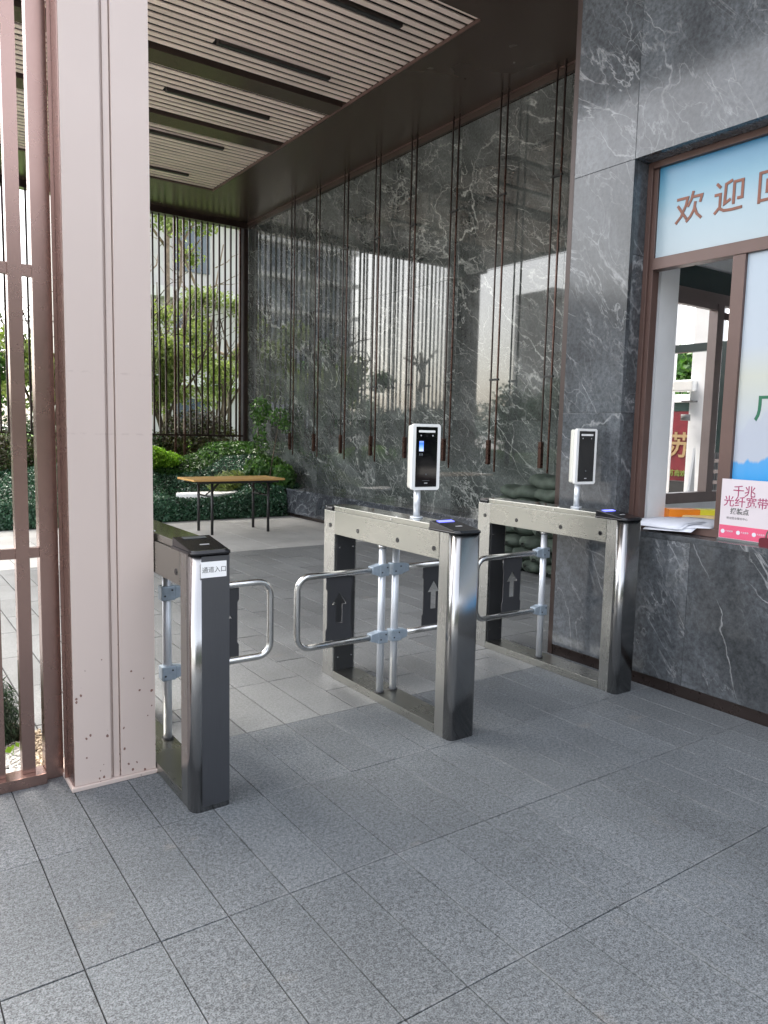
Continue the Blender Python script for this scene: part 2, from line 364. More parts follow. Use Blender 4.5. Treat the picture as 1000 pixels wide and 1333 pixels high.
def text_obj(name, body, size, mat, parent, mtx, depth=0.0008, bold=0.0, align='LEFT', shear=0):
    c = bpy.data.curves.new(name, 'FONT'); c.body = body; c.size = size; c.extrude = depth; c.offset = bold; c.align_x = align; c.resolution_u = 3
    tmp = bpy.data.objects.new('tmp', c); COL.objects.link(tmp); bpy.context.view_layer.update()
    me = bpy.data.meshes.new_from_object(tmp.evaluated_get(bpy.context.evaluated_depsgraph_get())); bpy.data.objects.remove(tmp)
    me.transform(mtx); me.materials.clear(); me.materials.append(mat)
    return link(name, me, parent)
def frame(origin, xa, ya):
    xa = Vector(xa).normalized(); ya = Vector(ya).normalized(); za = xa.cross(ya)
    m = Matrix((xa, ya, za)).transposed().to_4x4(); m.translation = Vector(origin); return m
def strokes(lines, wdt, fr, depth=0.004):
    """polyline strokes in a unit box -> flat extruded ribbons in frame fr"""
    mb = MB()
    for k, (pl, wf) in enumerate(lines):
        pts = [Vector(p) for p in pl]
        n = len(pts); L = []; Rr = []
        for i, p in enumerate(pts):
            d0 = (pts[i] - pts[i - 1]).normalized() if i else (pts[1] - pts[0]).normalized()
            d1 = (pts[i + 1] - pts[i]).normalized() if i < n - 1 else d0
            t = (d0 + d1).normalized(); nn = Vector((-t.y, t.x)); sc = 1 / max(0.5, nn.dot(Vector((-d0.y, d0.x))))
            L.append(p + nn * wdt * wf / 2 * sc); Rr.append(p - nn * wdt * wf / 2 * sc)
        o = len(mb.v); z1 = depth + k * 0.0002
        for z in (0, z1):
            for p in L + Rr: mb.v.append(tuple(fr @ Vector((p.x, p.y, z))))
        q = 2 * n
        for i in range(n - 1):
            mb.f.append((o + q + i, o + q + n + i, o + q + n + i + 1, o + q + i + 1)); mb.sm.append(False)
            mb.f.append((o + i, o + q + i, o + q + i + 1, o + i + 1)); mb.sm.append(False)
            mb.f.append((o + n + i, o + n + i + 1, o + q + n + i + 1, o + q + n + i)); mb.sm.append(False)
        mb.f.append((o, o + n, o + q + n, o + q)); mb.sm.append(False)
        mb.f.append((o + n - 1, o + q + n - 1, o + q + 2 * n - 1, o + 2 * n - 1)); mb.sm.append(False)
    return mb

# leaves as loose rhombi
def leaf_mesh(name, pos, nrm, size, mat, aspect=2.0, spread=0.9, updir=None):
    n = len(pos)
    nr = nrm + rng.normal(0, spread, (n, 3)); nr /= np.linalg.norm(nr, axis=1)[:, None] + 1e-9
    t = rng.normal(0, 1, (n, 3))
    if updir is not None: t = t * 0.35 + np.array(updir)
    t -= nr * (t * nr).sum(1)[:, None]; t /= np.linalg.norm(t, axis=1)[:, None] + 1e-9
    b = np.cross(nr, t)
    sz = (size * rng.uniform(0.6, 1.35, n))[:, None]
    v = np.empty((n, 4, 3)); v[:, 0] = pos - t * sz * 0.5 * aspect; v[:, 2] = pos + t * sz * 0.5 * aspect
    k = nr * sz * 0.18
    v[:, 1] = pos + b * sz * 0.5 + k; v[:, 3] = pos - b * sz * 0.5 + k
    me = bpy.data.meshes.new(name); me.vertices.add(n * 4); me.vertices.foreach_set('co', v.reshape(-1))
    me.loops.add(n * 4); me.loops.foreach_set('vertex_index', np.arange(n * 4, dtype=np.int32))
    me.polygons.add(n); me.polygons.foreach_set('loop_start', np.arange(0, n * 4, 4, dtype=np.int32))
    try: me.polygons.foreach_set('loop_total', np.full(n, 4, dtype=np.int32))
    except Exception: pass
    me.materials.append(mat); me.update(); me.validate()
    return me
def blob_points(blobs, n, shell=0.45):
    """blobs: (cx,cy,cz,rx,ry,rz,weight)"""
    B = np.array(blobs, float); wts = B[:, 6] / B[:, 6].sum(); idx = rng.choice(len(B), n, p=wts)
    d = rng.normal(0, 1, (n, 3)); d /= np.linalg.norm(d, axis=1)[:, None]
    r = 1 - shell * rng.random(n) ** 1.3
    p = B[idx, :3] + d * r[:, None] * B[idx, 3:6]
    p += rng.normal(0, 0.05, (n, 3)) * B[idx, 3:6]
    return p, d
def sm(x, a, b):
    t = np.clip((x - a) / (b - a), 0, 1); return t * t * (3 - 2 * t)

# ================================================================== SETTING
# ground sheet
struct('added_road', MB().box(-60, 60, -12.5, -2.42, -0.059, -0.052), plain('asphalt', (0.05, 0.05, 0.052), 0.8, 0, 0.2, 3))  # unseen dark strip added to darken reflections in the turnstile fronts
struct('ground', MB().box(-400, 400, -400, 400, -0.30, -0.06), plain('far ground', (0.45, 0.44, 0.42), 0.85, 0, 0.2, 0.4))
# floor: joint bed plus granite pavers
floor = struct('floor', MB().box(-4.0, 6.3, -2.4, 13.6, -0.055, -0.006), plain('joint sand', (0.022, 0.022, 0.023), 0.95, 0, 0.3, 30))
W, LN = 0.2018, 0.5993; X0 = 0.2264; Y0 = 3.1329
cells = []
def fcol(x): return X0 + W * x
for i in range(-22, 28):
    x0 = fcol(i); x1 = x0 + W
    if x0 > 6.1: continue
    for j in range(-9, 1):                       # front rows share straight cross joints
        y0 = Y0 + j * LN - LN; 
        if x0 > 3.66: continue
        cells.append((x0, x1, y0, y0 + LN, 'tile'))
    y = Y0 - [0, 0.0, 0.30, 0.30, 0.30, 0.0, 0.0, 0.15, 0.15][(i * 5 + (i // 3)) % 9]
    first = True
    while y < 7.93:
        y1 = min(y + LN, 7.95); cells.append((x0, x1, max(y, Y0), y1, 'tile2')); y = y1 if y1 < 7.94 else 9
xx = X0 - 12 * 0.4036 + 0.2
while xx < 6.1:
    for k in range(4):
        y0 = 7.95 + k * 0.8 + (0.0 if int(round((xx - X0) / 0.4036)) % 2 else 0.0)
        cells.append((xx, xx + 0.4036, y0, min(y0 + 0.8, 10.95), 'tile3'))
    xx += 0.4036
cpos = Vector((0, 0, 1.43))
def visible(c):
    p = Vector(((c[0] + c[1]) / 2, (c[2] + c[3]) / 2, 0)) - cpos
    d = p.dot(fw); 
    if d < 0.3: return 0
    u = p.dot(rt) / d * 976.8; v = p.dot(dn) / d * 976.8
    if abs(u) > 590 or abs(v) > 790: return 0
    return 1.0 / d
cells.sort(key=lambda c: -visible(c))
tile_mesh = {}
def tmesh(w_, l_, mat):
    k = (round(w_, 3), round(l_, 3), mat)
    if k not in tile_mesh:
        g = 0.0020 if mat == 'tile' else 0.0036
        a, b = w_ / 2 - g, l_ / 2 - g; c = 0.0009
        mb = MB(); vs = []
        for (zz, ins) in ((-0.03, 0), (-c, 0), (0, c)):
            vs += [(-a + ins, -b + ins, zz), (a - ins, -b + ins, zz), (a - ins, b - ins, zz), (-a + ins, b - ins, zz)]
        fs = [(8, 9, 10, 11)]
        for r_ in (0, 4):
            for q in range(4): fs.append((r_ + q, r_ + (q + 1) % 4, r_ + 4 + (q + 1) % 4, r_ + 4 + q))
        mb.add(vs, fs); tile_mesh[k] = mb.mesh('paver', M[mat])
    return tile_mesh[k]
cnt = 0
for c in cells:
    w_, l_ = c[1] - c[0], c[3] - c[2]
    if l_ < 0.03: continue
    if cnt < 298 and visible(c) > 0:
        o = link('paver', tmesh(w_, l_, c[4]), floor, loc=((c[0] + c[1]) / 2, (c[2] + c[3]) / 2, random.uniform(-0.0012, 0.0004)))
        o.rotation_euler = (random.uniform(-1, 1) * 0.0012, random.uniform(-1, 1) * 0.0014, random.uniform(-1, 1) * 0.0006); cnt += 1
# the far pavers as joined parts, one per stone
rest_by = {'tile': MB(), 'tile2': MB(), 'tile3': MB()}
cnt = 0
for c in cells:
    if c[3] - c[2] < 0.03: continue
    if cnt < 298 and visible(c) > 0: cnt += 1; continue
    rest_by[c[4]].box(c[0] + 0.002, c[1] - 0.002, c[2] + 0.002, c[3] - 0.002, -0.03, random.uniform(-0.0015, 0.0))
for k, mb in rest_by.items():
    if mb.v: mb.build('far_pavers', M[k], floor, kind='stuff')

# ---------------------------------------------------------------- booth wall (x = 3.65)
XB = 3.65; YC = 3.27; YW = 2.83; SILL = 0.89; HEAD = 2.975; ZC = 5.15
booth = struct('booth_wall', MB().box(XB + 0.03, XB + 0.10, YW + 0.03, YC, 0.0, ZC).box(XB + 0.03, XB + 0.10, -2.0, YW, 0.0, SILL - 0.03).box(XB + 0.03, XB + 0.10, -2.0, YW, HEAD + 0.03, ZC)
               .box(XB + 0.10, 6.0, YC - 0.05, YC, 2.62, ZC).box(XB + 0.10, 6.0, YC - 0.05, YC, 0, 0.93).box(XB + 0.10, 4.55, YC - 0.05, YC, 0.93, 2.62), M['cord'])
def slab(name, parent, mat, box, bevel=0.0015):
    x0, x1, y0, y1, z0, z1 = box
    cx, cy, cz = (x0 + x1) / 2, (y0 + y1) / 2, (z0 + z1) / 2
    MB().box(x0 - cx, x1 - cx, y0 - cy, y1 - cy, z0 - cz, z1 - cz).build(name, mat, parent, bevel, loc=(cx, cy, cz))
g = 0.0007
zr = [0.068, 1.56, HEAD, 4.05, ZC]
for a, b in zip(zr[:-1], zr[1:]):                       # jamb strip between corner and window
    slab('stone_slab', booth, M['marble_b'], (XB, XB + 0.03, YW + g, YC - g, a + g, b - g))
yj = [YW, 2.33, 1.42, 0.5, -0.5, -2.0]
for y1, y0 in zip(yj[:-1], yj[1:]):
    slab('stone_slab', booth, M['marble_b'], (XB, XB + 0.03, y0 + g, y1 - g, 0.068, SILL - 0.03))
yj = [YW, 1.2, -0.4, -2.0]
for y1, y0 in zip(yj[:-1], yj[1:]):
    slab('stone_slab', booth, M['marble_b'], (XB, XB + 0.03, y0 + g, y1 - g, HEAD + g, 4.05 - g))
    slab('stone_slab', booth, M['marble_b'], (XB, XB + 0.03, y0 + g, y1 - g, 4.05 + g, ZC - g))
# reveals lined with stone, sill
slab('sill_stone', booth, M['marble_b'], (XB - 0.004, XB + 0.16, -2.0, YW, SILL - 0.0295, SILL))
slab('head_stone', booth, M['marble_b'], (XB + 0.001, XB + 0.16, -2.0, YW, HEAD + 0.001, HEAD + 0.029))
for a, b in ((SILL, 1.56), (1.56, 2.46), (2.46, HEAD)):
    slab('reveal_stone', booth, M['marble_b'], (XB + 0.0305, XB + 0.16, YW + 0.001, YW + 0.029, a + g, b - g))
MB().box(XB + 0.006, XB + 0.029, -2.0, YC - 0.002, 0.0, 0.066).build('plinth', M['plinth'], booth, 0.002)
MB().box(XB + 0.002, XB + 0.10, YC + 0.001, YC + 0.038, 0.0, ZC).build('corner_trim', M['trimdark'], booth, 0.002)

# ---------------------------------------------------------------- feature wall (x = 6.1)
XF = 6.1
fwall = struct('feature_wall', MB().box(XF + 0.03, XF + 0.30, 4.62, 13.36, 0, ZC + 0.1).box(XF + 0.03, XF + 0.30, 3.27, 4.62, 2.95, ZC + 0.1), M['cord'])
yj = [4.62, 5.55, 7.25, 8.95, 10.65, 12.35, 13.36]; zr = [0.0, 1.57, 3.30, 5.06]
for y0, y1 in zip(yj[:-1], yj[1:]):
    for z0, z1 in zip(zr[:-1], zr[1:]):
        slab('stone_slab', fwall, M['marble_w'], (XF, XF + 0.03, y0 + g, y1 - g, z0 + g, z1 - g))
slab('stone_slab', fwall, M['marble_w'], (XF, XF + 0.03, 3.3, 4.62 - g, 2.95, 5.06))
MB().box(XF - 0.05, XF + 0.03, 3.28, 13.36, 5.065, ZC + 0.05).build('head_trim', M['soffit'], fwall)
MB().box(XF - 0.06, XF - 0.035, 3.28, 13.36, 5.13, 5.148).build('trim_strip', M['brown'], fwall)

# ---------------------------------------------------------------- canopy ceiling
SX0, SX1, SY0, SY1 = 0.32, 4.80, 5.50, 11.82
can = struct('ceiling', MB().box(0.2, XF - 0.05, 2.06, SY0, ZC, ZC + 0.12).box(0.2, XF - 0.05, SY1, 13.62, ZC, ZC + 0.12)
             .box(SX1, XF - 0.05, SY0, SY1, ZC, ZC + 0.12).box(0.2, SX0, SY0, SY1, ZC, ZC + 0.12)
             .box(XF - 0.05, XF + 0.5, 3.27, 13.62, ZC + 0.06, ZC + 0.12)
             .box(0.2, XF + 0.5, 2.06, 13.62, ZC + 0.42, ZC + 0.60).box(0.2, XF + 0.5, 2.00, 2.06, ZC, ZC + 0.60).box(0.2, XF + 0.5, 13.62, 13.68, ZC, ZC + 0.60).box(0.14, 0.2, 2.00, 13.68, ZC, ZC + 0.60), M['soffit'])
MB().box(SX0, SX1, SY0, SY1, ZC + 0.22, ZC + 0.41).build('ceiling_void', M['cavity'], can)
y = SY0 + 0.03; k = 0
sl = MB().box(SX0, SX1, -0.035, 0.035, 0.0, 0.010).mesh('slat', M['slat'])
beams = [(7.88, 8.17), (9.42, 9.72)]
lights = [(7.40, 3.05, 4.32), (8.76, 3.0, 4.27), (10.05, 2.95, 4.23), (11.40, 2.98, 4.24), (6.08, 3.05, 4.31)]
while y < SY1 - 0.02:
    if not any(a - 0.035 < y < b + 0.035 for a, b in beams):
        hit = [L for L in lights if abs(L[0] - y) < 0.058]
        if hit:
            L = hit[0]
            link('slat', MB().box(SX0, L[1] - 0.02, -0.035, 0.035, 0.0, 0.010).mesh('slat', M['slat']), can, loc=(0, y, ZC + 0.03))
            link('slat', MB().box(L[2] + 0.02, SX1, -0.035, 0.035, 0.0, 0.010).mesh('slat', M['slat']), can, loc=(0, y, ZC + 0.03))
        else:
            link('slat', sl, can, loc=(0, y, ZC + 0.03 + random.uniform(-0.002, 0.002)))
    y += 0.1115
for a, b in beams:
    MB().box(SX0, SX1, a, b, ZC + 0.002, ZC + 0.16).build('cross_beam', M['soffit'], can)
for yy, a, b in lights:
    t = tag(MB().box(a, b, yy - 0.05, yy + 0.012, ZC + 0.0, ZC + 0.07).build('linear_light', M['slatfix'], None, 0.003),
            {7.40: 'long unlit linear light in the slatted ceiling, largest in view between the two nearest beams', 8.76: 'unlit linear light between the two olive ceiling beams', 10.05: 'unlit linear light just beyond the farther ceiling beam', 11.40: 'farthest unlit linear light, near the garden end of the slats', 6.08: 'nearest unlit linear light, at the top edge of the photo'}[yy], 'ceiling light', 'linear lights between the ceiling slats')
    MB().box(a + 0.01, b - 0.01, yy - 0.04, yy + 0.002, ZC - 0.004, ZC - 0.0005).build('diffuser', M['darkpanel'], t)
MB().box(SX1 - 0.006, SX1 + 0.004, SY0, SY1, ZC - 0.012, ZC + 0.02).build('edge_trim', M['brown'], can)
MB().box(0.2, XF - 0.05, 13.22, 13.40, ZC - 0.10, ZC + 0.001).build('fence_header', M['bronze'], can)

# ---------------------------------------------------------------- rear bar screen at y = 13.3
YFN = 13.30
scr = thing('bar_screen', 'tall dark bronze screen of thin vertical bars between courtyard and garden', 'fence', (0, YFN, 0))
barm = MB().box(-0.015, 0.015, -0.015, 0.015, 1.27, 5.06).mesh('bar', M['bronze'])
longm = MB().box(-0.016, 0.016, -0.02, 0.02, 0.76, 5.06).mesh('bar', M['bronze2'])
x = 5.86; i = 0
longs = [5.93, 4.86, 4.69, 3.62, 3.45, 2.38, 2.21, 1.14]
while x > 1.2:
    if not any(abs(x - q) < 0.055 for q in longs): link('bar', barm, scr, loc=(x, 0, 0))
    x -= 0.111
for q in longs: link('bar', longm, scr, loc=(q, 0, 0))
MB().box(1.10, 6.0, -0.014, 0.014, 1.235, 1.268).build('rail', M['bronze'], scr)
for a, b in ((4.69, 4.86), (3.45, 3.62), (2.21, 2.38)):
    MB().box(a - 0.016, b + 0.016, -0.018, 0.018, 0.735, 0.762).build('foot_rail', M['bronze2'], scr)
    MB().box(a, b, -0.010, 0.010, 3.02, 3.035).build('clip', M['bronze'], scr)
MB().box(4.86, 5.93, -0.008, 0.008, 0.99, 1.005).build('lower_rail', M['bronze2'], scr)
MB().box(6.0, 6.07, -0.06, 0.06, 0, 5.05).build('end_post', M['bronze'], scr)
MB().box(5.93, 5.998, -0.012, 0.012, 0.70, 5.05).build('end_strip', plain('grey strip', (0.3, 0.3, 0.3), 0.4, 0.4), scr)
tag(MB().box(0.55, 1.05, -0.25, 0.25, 0, ZC).build('canopy_pillar', M['soffit'], None, 0.01, loc=(0, YFN, 0)), 'dark bronze clad pillar at the far left end of the garden screen', 'pillar')

# ---------------------------------------------------------------- pairs of rods hung on the feature wall
ordn = ['nearest the booth', 'second from the booth', 'third from the booth', 'fourth from the booth', 'fourth from the garden', 'third from the garden', 'second from the garden', 'nearest the garden']
rod = None
for i in range(8):
    yy = 5.53 + 0.813 * i
    lab = 'pair of thin bronze rods in front of the marble wall, ' + ordn[i]
    if rod is None:
        rod = thing('wall_rods', lab, 'wall ornament', (5.95, yy, 0), 'bronze rod pairs along the marble wall')
        MB().box(-0.007, 0.007, 0.080, 0.094, 1.08, 5.14).build('rod', M['bronze'], rod)
        MB().box(-0.008, 0.008, -0.028, -0.012, 0.98, 4.30).build('rod', M['bronze2'], rod)
        MB().box(-0.008, 0.008, -0.028, -0.012, 4.302, 5.14).build('rod', M['bronze'], rod)
        MB().box(-0.012, 0.012, -0.04, 0.105, 4.03, 4.052).build('clip', M['blackmatt'], rod)
        MB().box(-0.012, 0.012, -0.04, 0.105, 2.012, 2.034).build('clip', M['blackmatt'], rod)
        MB().box(-0.022, 0.022, 0.066, 0.108, 1.06, 1.34).build('end_block', M['bronze2'], rod, 0.003)
    else:
        r2 = copy_tree(rod); r2.location = (5.95, yy, 0); r2['label'] = lab

# ---------------------------------------------------------------- bench along the feature wall
bench = thing('marble_bench', 'long low dark marble bench along the foot of the polished stone wall', 'bench', (0, 0, 0))
for a, b in ((6.05, 7.9), (7.9, 9.4), (9.4, 10.88)):
    slab('front_slab', bench, M['marble_s'], (5.68, 5.70, a + g, b - g, 0.06, 0.418))
    slab('seat_slab', bench, M['marble_s'], (5.67, XF - 0.002, a + g, b - g, 0.420, 0.448), 0.003)
slab('end_slab', bench, M['marble_s'], (5.702, XF - 0.002, 10.85, 10.878, 0.06, 0.418))
slab('end_slab', bench, M['marble_s'], (5.702, XF - 0.002, 6.053, 6.08, 0.06, 0.418))
MB().box(5.72, XF - 0.01, 6.1, 10.84, 0, 0.40).build('plinth', M['plinth'], bench)

# ---------------------------------------------------------------- pink column and left fence
colm = thing('pink_column', 'pale pink metal clad column with a vertical groove and chipped foot', 'column', (0.634, 2.96, 0))
cw = 0.316
out = [(0, 0), (0.137, 0), (0.137, 0.02), (0.150, 0.02), (0.150, 0.008), (0.172, 0.008), (0.172, 0.02), (0.177, 0.02), (0.177, 0), (cw, 0), (cw, 0.30), (0.03, 0.30), (0.03, 0.098), (0.0, 0.098)]
MB().prism(out, 0.018, ZC + 0.0, 'z').build('cladding', M['column'], colm, 0.0)
MB().prism([(-0.012, -0.010), (cw + 0.008, -0.010), (cw + 0.008, 0.31), (-0.012, 0.31)], 0.0, 0.016, 'z').build('base_plate', M['column'], colm, 0.002)
MB().box(-0.004, -0.0005, 0.006, 0.094, 0.018, ZC).build('side_panel', M['brownmet'], colm)
MB().box(-0.016, 0.030, 0.098, 0.108, 0.018, ZC).build('side_bead', M['brownmet'], colm)
MB().box(0.005, 0.0295, 0.109, 0.16, 0.0, ZC).build('side_channel', M['brownmet'], colm)

fen = thing('left_fence', 'bronze brown vertical bar fence beside the pink column', 'fence', (0, 3.12, 0))
bm_ = MB().box(0, 0.048, 0, 0.045, 0.045, ZC).mesh('bar', M['brownmet'])
for k in range(12):
    link('bar', bm_, fen, loc=(0.474 - 0.1075 * k, 0, 0))
MB().box(0.558, 0.626, 0, 0.06, 0.0, ZC).build('end_post', M['brownmet'], fen, 0.002)
MB().box(-1.2, 0.557, -0.035, 0.05, 0.0, 0.044).build('bottom_rail', M['brownmet'], fen, 0.002)
MB().box(-1.2, 0.557, 0.008, 0.038, 0.905, 0.945).build('rail', M['brownmet'], fen)
MB().box(-1.2, 0.557, 0.008, 0.038, 1.97, 2.012).build('rail', M['brownmet'], fen)
# ================================================================== TURNSTILES
def arrow_plate(x0, x1, z0, z1, y):
    """acrylic plate with waisted sides and a cut-out arrow"""
    c = bpy.data.curves.new('plate', 'CURVE'); c.dimensions = '2D'; c.fill_mode = 'BOTH'; c.extrude = 0.0025
    wv, hv = x1 - x0, z1 - z0; n = 0.007
    outer = [(0, 0), (wv, 0), (wv, 0.055), (wv - n, 0.066), (wv - n, hv - 0.066), (wv, hv - 0.055), (wv, hv), (0, hv), (0, hv - 0.055), (n, hv - 0.066), (n, 0.066), (0, 0.055)]
    cx = wv / 2; zb = 0.088; 
    hole = [(cx - 0.019, zb), (cx - 0.019, zb + 0.095), (cx - 0.042, zb + 0.095), (cx, zb + 0.158), (cx + 0.042, zb + 0.095), (cx + 0.019, zb + 0.095), (cx + 0.019, zb)]
    for pl in (outer, hole):
        s = c.splines.new('POLY'); s.points.add(len(pl) - 1)
        for q, p in zip(s.points, pl): q.co = (p[0], p[1], 0, 1)
        s.use_cyclic_u = True
    tmp = bpy.data.objects.new('tmp', c); COL.objects.link(tmp); bpy.context.view_layer.update()
    me = bpy.data.meshes.new_from_object(tmp.evaluated_get(bpy.context.evaluated_depsgraph_get())); bpy.data.objects.remove(tmp)
    me.transform(frame((x0, y, z0), (1, 0, 0), (0, 0, 1))); me.materials.clear(); me.materials.append(M['plate'])
    return me

def arm(t, px, side, py):
    """U-shaped gate arm from post at px reaching to side (-1 left, +1 right), all in the turnstile's frame"""
    L = 0.545 if px == 0.052 else 0.50; zt, zb, r = 0.705, 0.347, 0.065
    xe = px + side * L; pts = [(px + side * 0.02, py, zt)]
    cx = xe - side * r
    for k in range(9):
        a = R(90 * k / 8); pts.append((cx + side * r * math.sin(a), py, zt - r + r * math.cos(a)))
    for k in range(9):
        a = R(90 * k / 8); pts.append((cx + side * r * math.cos(a), py, zb + r - r * math.sin(a)))
    pts.append((px + side * 0.02, py, zb))
    MB().tube(pts, 0.0165, 14).build('gate_arm', M['tube'], t)
    a, b = sorted((px + side * 0.185, px + side * 0.338))
    pl = link('sign_plate', arrow_plate(a, b, 0.366, 0.690, py), t)
    for z in (zt, zb):
        c = MB().prism([(px - 0.031, py - 0.026), (px + 0.031, py - 0.026), (px + 0.031, py + 0.026), (px - 0.031, py + 0.026)], z - 0.034, z + 0.030, 'z')
        o = c.build('clamp', M['clamp'], t, 0.006)
        q = MB().prism([(px + side * 0.03, z - 0.030), (px + side * 0.074, z - 0.018), (px + side * 0.074, z + 0.020), (px + side * 0.03, z + 0.028)][::side], py - 0.0225, py + 0.0225, 'y')
        q.build('clamp_jaw', M['clamp'], o, 0.004)
        for s_ in (-1, 1):
            MB().cyl((px + s_ * 0.016, py - 0.0285, z + 0.012 * s_), 0.0042, 0.003, 'y', 8).build('bolt', M['darkpanel'], o)

def turnstile(x, label, posts, led=True):
    W_, L_ = 0.150, 1.175
    t = thing('turnstile', label, 'turnstile', (x, 2.545, 0), 'swing barrier turnstiles across the entrance')
    MB().prism(rrect(0, W_, 0, 0.056, (0.030, 0.022, 0, 0)), 0.0, 0.968, 'z', True).build('front_cover', M['steel_f'], t)
    MB().box(0.0012, W_ - 0.0012, 0.0575, 0.122, 0.0, 0.9665).build('front_post', M['steel'], t, 0.0012)
    MB().box(0.0012, W_ - 0.0012, 1.060, L_, 0.0, 0.9665).build('rear_post', M['steel'], t, 0.002)
    MB().box(0.0, W_, 0.1235, 1.0585, 0.838, 0.9668).build('top_beam', M['steel_h'], t, 0.0012)
    MB().box(0.0, W_, 0.1235, 1.0585, 0.0, 0.042).build('base_rail', M['steel_h'], t, 0.002)
    ld = MB().box(0.008, W_ - 0.008, 0.205, 1.085, 0.968, 0.9945).build('lid', M['steel_h'], t, 0.002)
    MB().box(0.010, W_ - 0.010, 0.207, 1.083, 0.9947, 0.9965).build('mirror_top', M['mirror'], ld)
    MB().box(0.014, W_ - 0.014, 1.0515, 1.0595, 0.0425, 0.8375).build('inner_panel', M['darkpanel'], t)
    MB().box(0.014, W_ - 0.014, 0.1225, 0.1305, 0.0425, 0.8375).build('inner_panel', M['darkpanel'], t)
    for sx in (0.03, 0.12):
        for sz in (0.12, 0.76):
            MB().cyl((sx, 1.0490, sz), 0.0045, 0.0024, 'y', 8).build('screw', M['tube'], t)
    # wedge cap
    cap = MB().prism(rrect(-0.004, W_ + 0.004, -0.005, 0.204, (0.034, 0.026, 0.004, 0.004)), 0.968, 0.978, 'z', True).build('card_reader_cap', M['blackgloss'], t, 0.0)
    wd = MB(); prof = rrect(0.0, W_, 0.0, 0.203, (0.03, 0.022, 0.003, 0.003)); n = len(prof)
    def zt(yy): return 0.984 + 0.026 * min(1, max(0, (yy - 0.02) / 0.17))
    wd.add([(p[0], p[1], 0.978) for p in prof] + [(0.004 + (p[0] - 0.004) * 0.97, 0.004 + p[1] * 0.975, zt(p[1])) for p in prof],
           [tuple(range(n, 2 * n))] + [(i, (i + 1) % n, n + (i + 1) % n, n + i) for i in range(n)])
    wd.build('cap_top', M['blackgloss'], cap, 0.0015)
    sl_ = R(8.7); fr = frame((0.05, 0.125, zt(0.125) + 0.0008), (1, 0, 0), (0, math.cos(sl_), math.sin(sl_)))
    ml = MB()
    def onc(x0, x1, y0, y1, h=0.0012):
        z0 = zt(y0) ; z1 = zt(y1)
        ml.v.clear(); ml.f.clear(); ml.sm.clear()
        ml.add([(x0, y0, z0), (x1, y0, z0), (x1, y1, z1), (x0, y1, z1), (x0, y0, z0 + h), (x1, y0, z0 + h), (x1, y1, z1 + h), (x0, y1, z1 + h)],
               [(3, 2, 1, 0), (4, 5, 6, 7), (0, 1, 5, 4), (1, 2, 6, 5), (2, 3, 7, 6), (3, 0, 4, 7)]); return ml
    onc(0.030, 0.120, 0.160, 0.186).build('status_window', M['ledblue'] if led else M['greyglass'], cap)
    onc(0.062, 0.098, 0.078, 0.086).build('logo_mark', M['markgrey'], cap)
    # rear cap
    MB().prism(rrect(-0.002, W_ + 0.002, 1.086, L_ + 0.004, (0.004, 0.004, 0.03, 0.03)), 0.967, 0.992, 'z', True).build('rear_cap', M['blackgloss'], t)
    for yy in (0.162, 0.453, 0.816, 1.085 + 0.02):
        for (xx, nn) in ((-0.0022, 'x'), (W_ - 0.0008, 'x')):
            c = MB().cyl((xx, min(yy, 1.04) if yy < 1.09 else 1.108, 0.884), 0.0125, 0.003, 'x', 16).build('sensor_eye', M['blackgloss'], t)
            MB().cyl((xx - 0.0008 if xx < 0 else xx + 0.0030, min(yy, 1.04) if yy < 1.09 else 1.108, 0.884), 0.0065, 0.0008, 'x', 12).build('lens', M['screen'], c)
    MB().cyl((0.028, 0.50, 0.996), 0.007, 0.003, 'z', 12).build('lock', M['tube'], t)
    MB().cyl((0.0045, 0.52, 0.982), 0.006, 0.004, 'x', 10).build('lock', M['tube'], t)
    for (px, side) in posts:
        py = 0.625
        p = MB().cyl((px, py, 0.043), 0.0195, 0.794, 'z', 20).build('pivot_post', M['alu'], t)
        MB().cyl((px, py, 0.0425), 0.026, 0.006, 'z', 20).build('collar', M['darkpanel'], p)
        MB().cyl((px, py, 0.815), 0.0235, 0.022, 'z', 20).build('collar', M['tube'], p)
        arm(t, px, side, py)
    return t
t_ = NT('lit blue status strip'); t_.set(Roughness=0.2); t_.b.inputs['Base Color'].default_value = (0.02, 0.02, 0.08, 1); t_.b.inputs['Emission Color'].default_value = (0.16, 0.18, 1.0, 1); t_.b.inputs['Emission Strength'].default_value = 0.55; M['ledblue'] = t_.m
M['greyglass'] = plain('grey glass strip', (0.12, 0.13, 0.13), 0.12)
M['markgrey'] = plain('grey print', (0.42, 0.42, 0.42), 0.5)
t1 = turnstile(0.953, 'single armed steel turnstile beside the pink column, white notice on its front', [(0.120, 1)], False)
t2 = turnstile(2.185, 'middle steel turnstile with two gate arms and a face terminal on top', [(0.032, -1), (0.118, 1)])
t3 = turnstile(3.372, 'steel turnstile against the marble booth wall with one gate arm', [(0.052, -1)])
MB().prism(rrect(0.036, 0.143, 0.02, 0.962, (0.001,) * 4), -0.0012, 0.0004, 'y').build('front_panel', brushed('dark tinted steel', (0.17, 0.175, 0.19), 0.30), t1, label='dark slate grey face panel')
# notice on first turnstile
nt_ = tag(MB().box(0.985, 1.083, 2.5415, 2.5432, 0.885, 0.943).build('notice_card', plain('white card', (0.9, 0.9, 0.9), 0.6, 0, 0.02)), 'small white notice card on the front of the left turnstile', 'sign')
text_obj('lettering', '通道入口', 0.0235, M['ink'], nt_, frame((0.989, 2.5412, 0.905), (1, 0, 0), (0, 0, 1)), 0.0002)

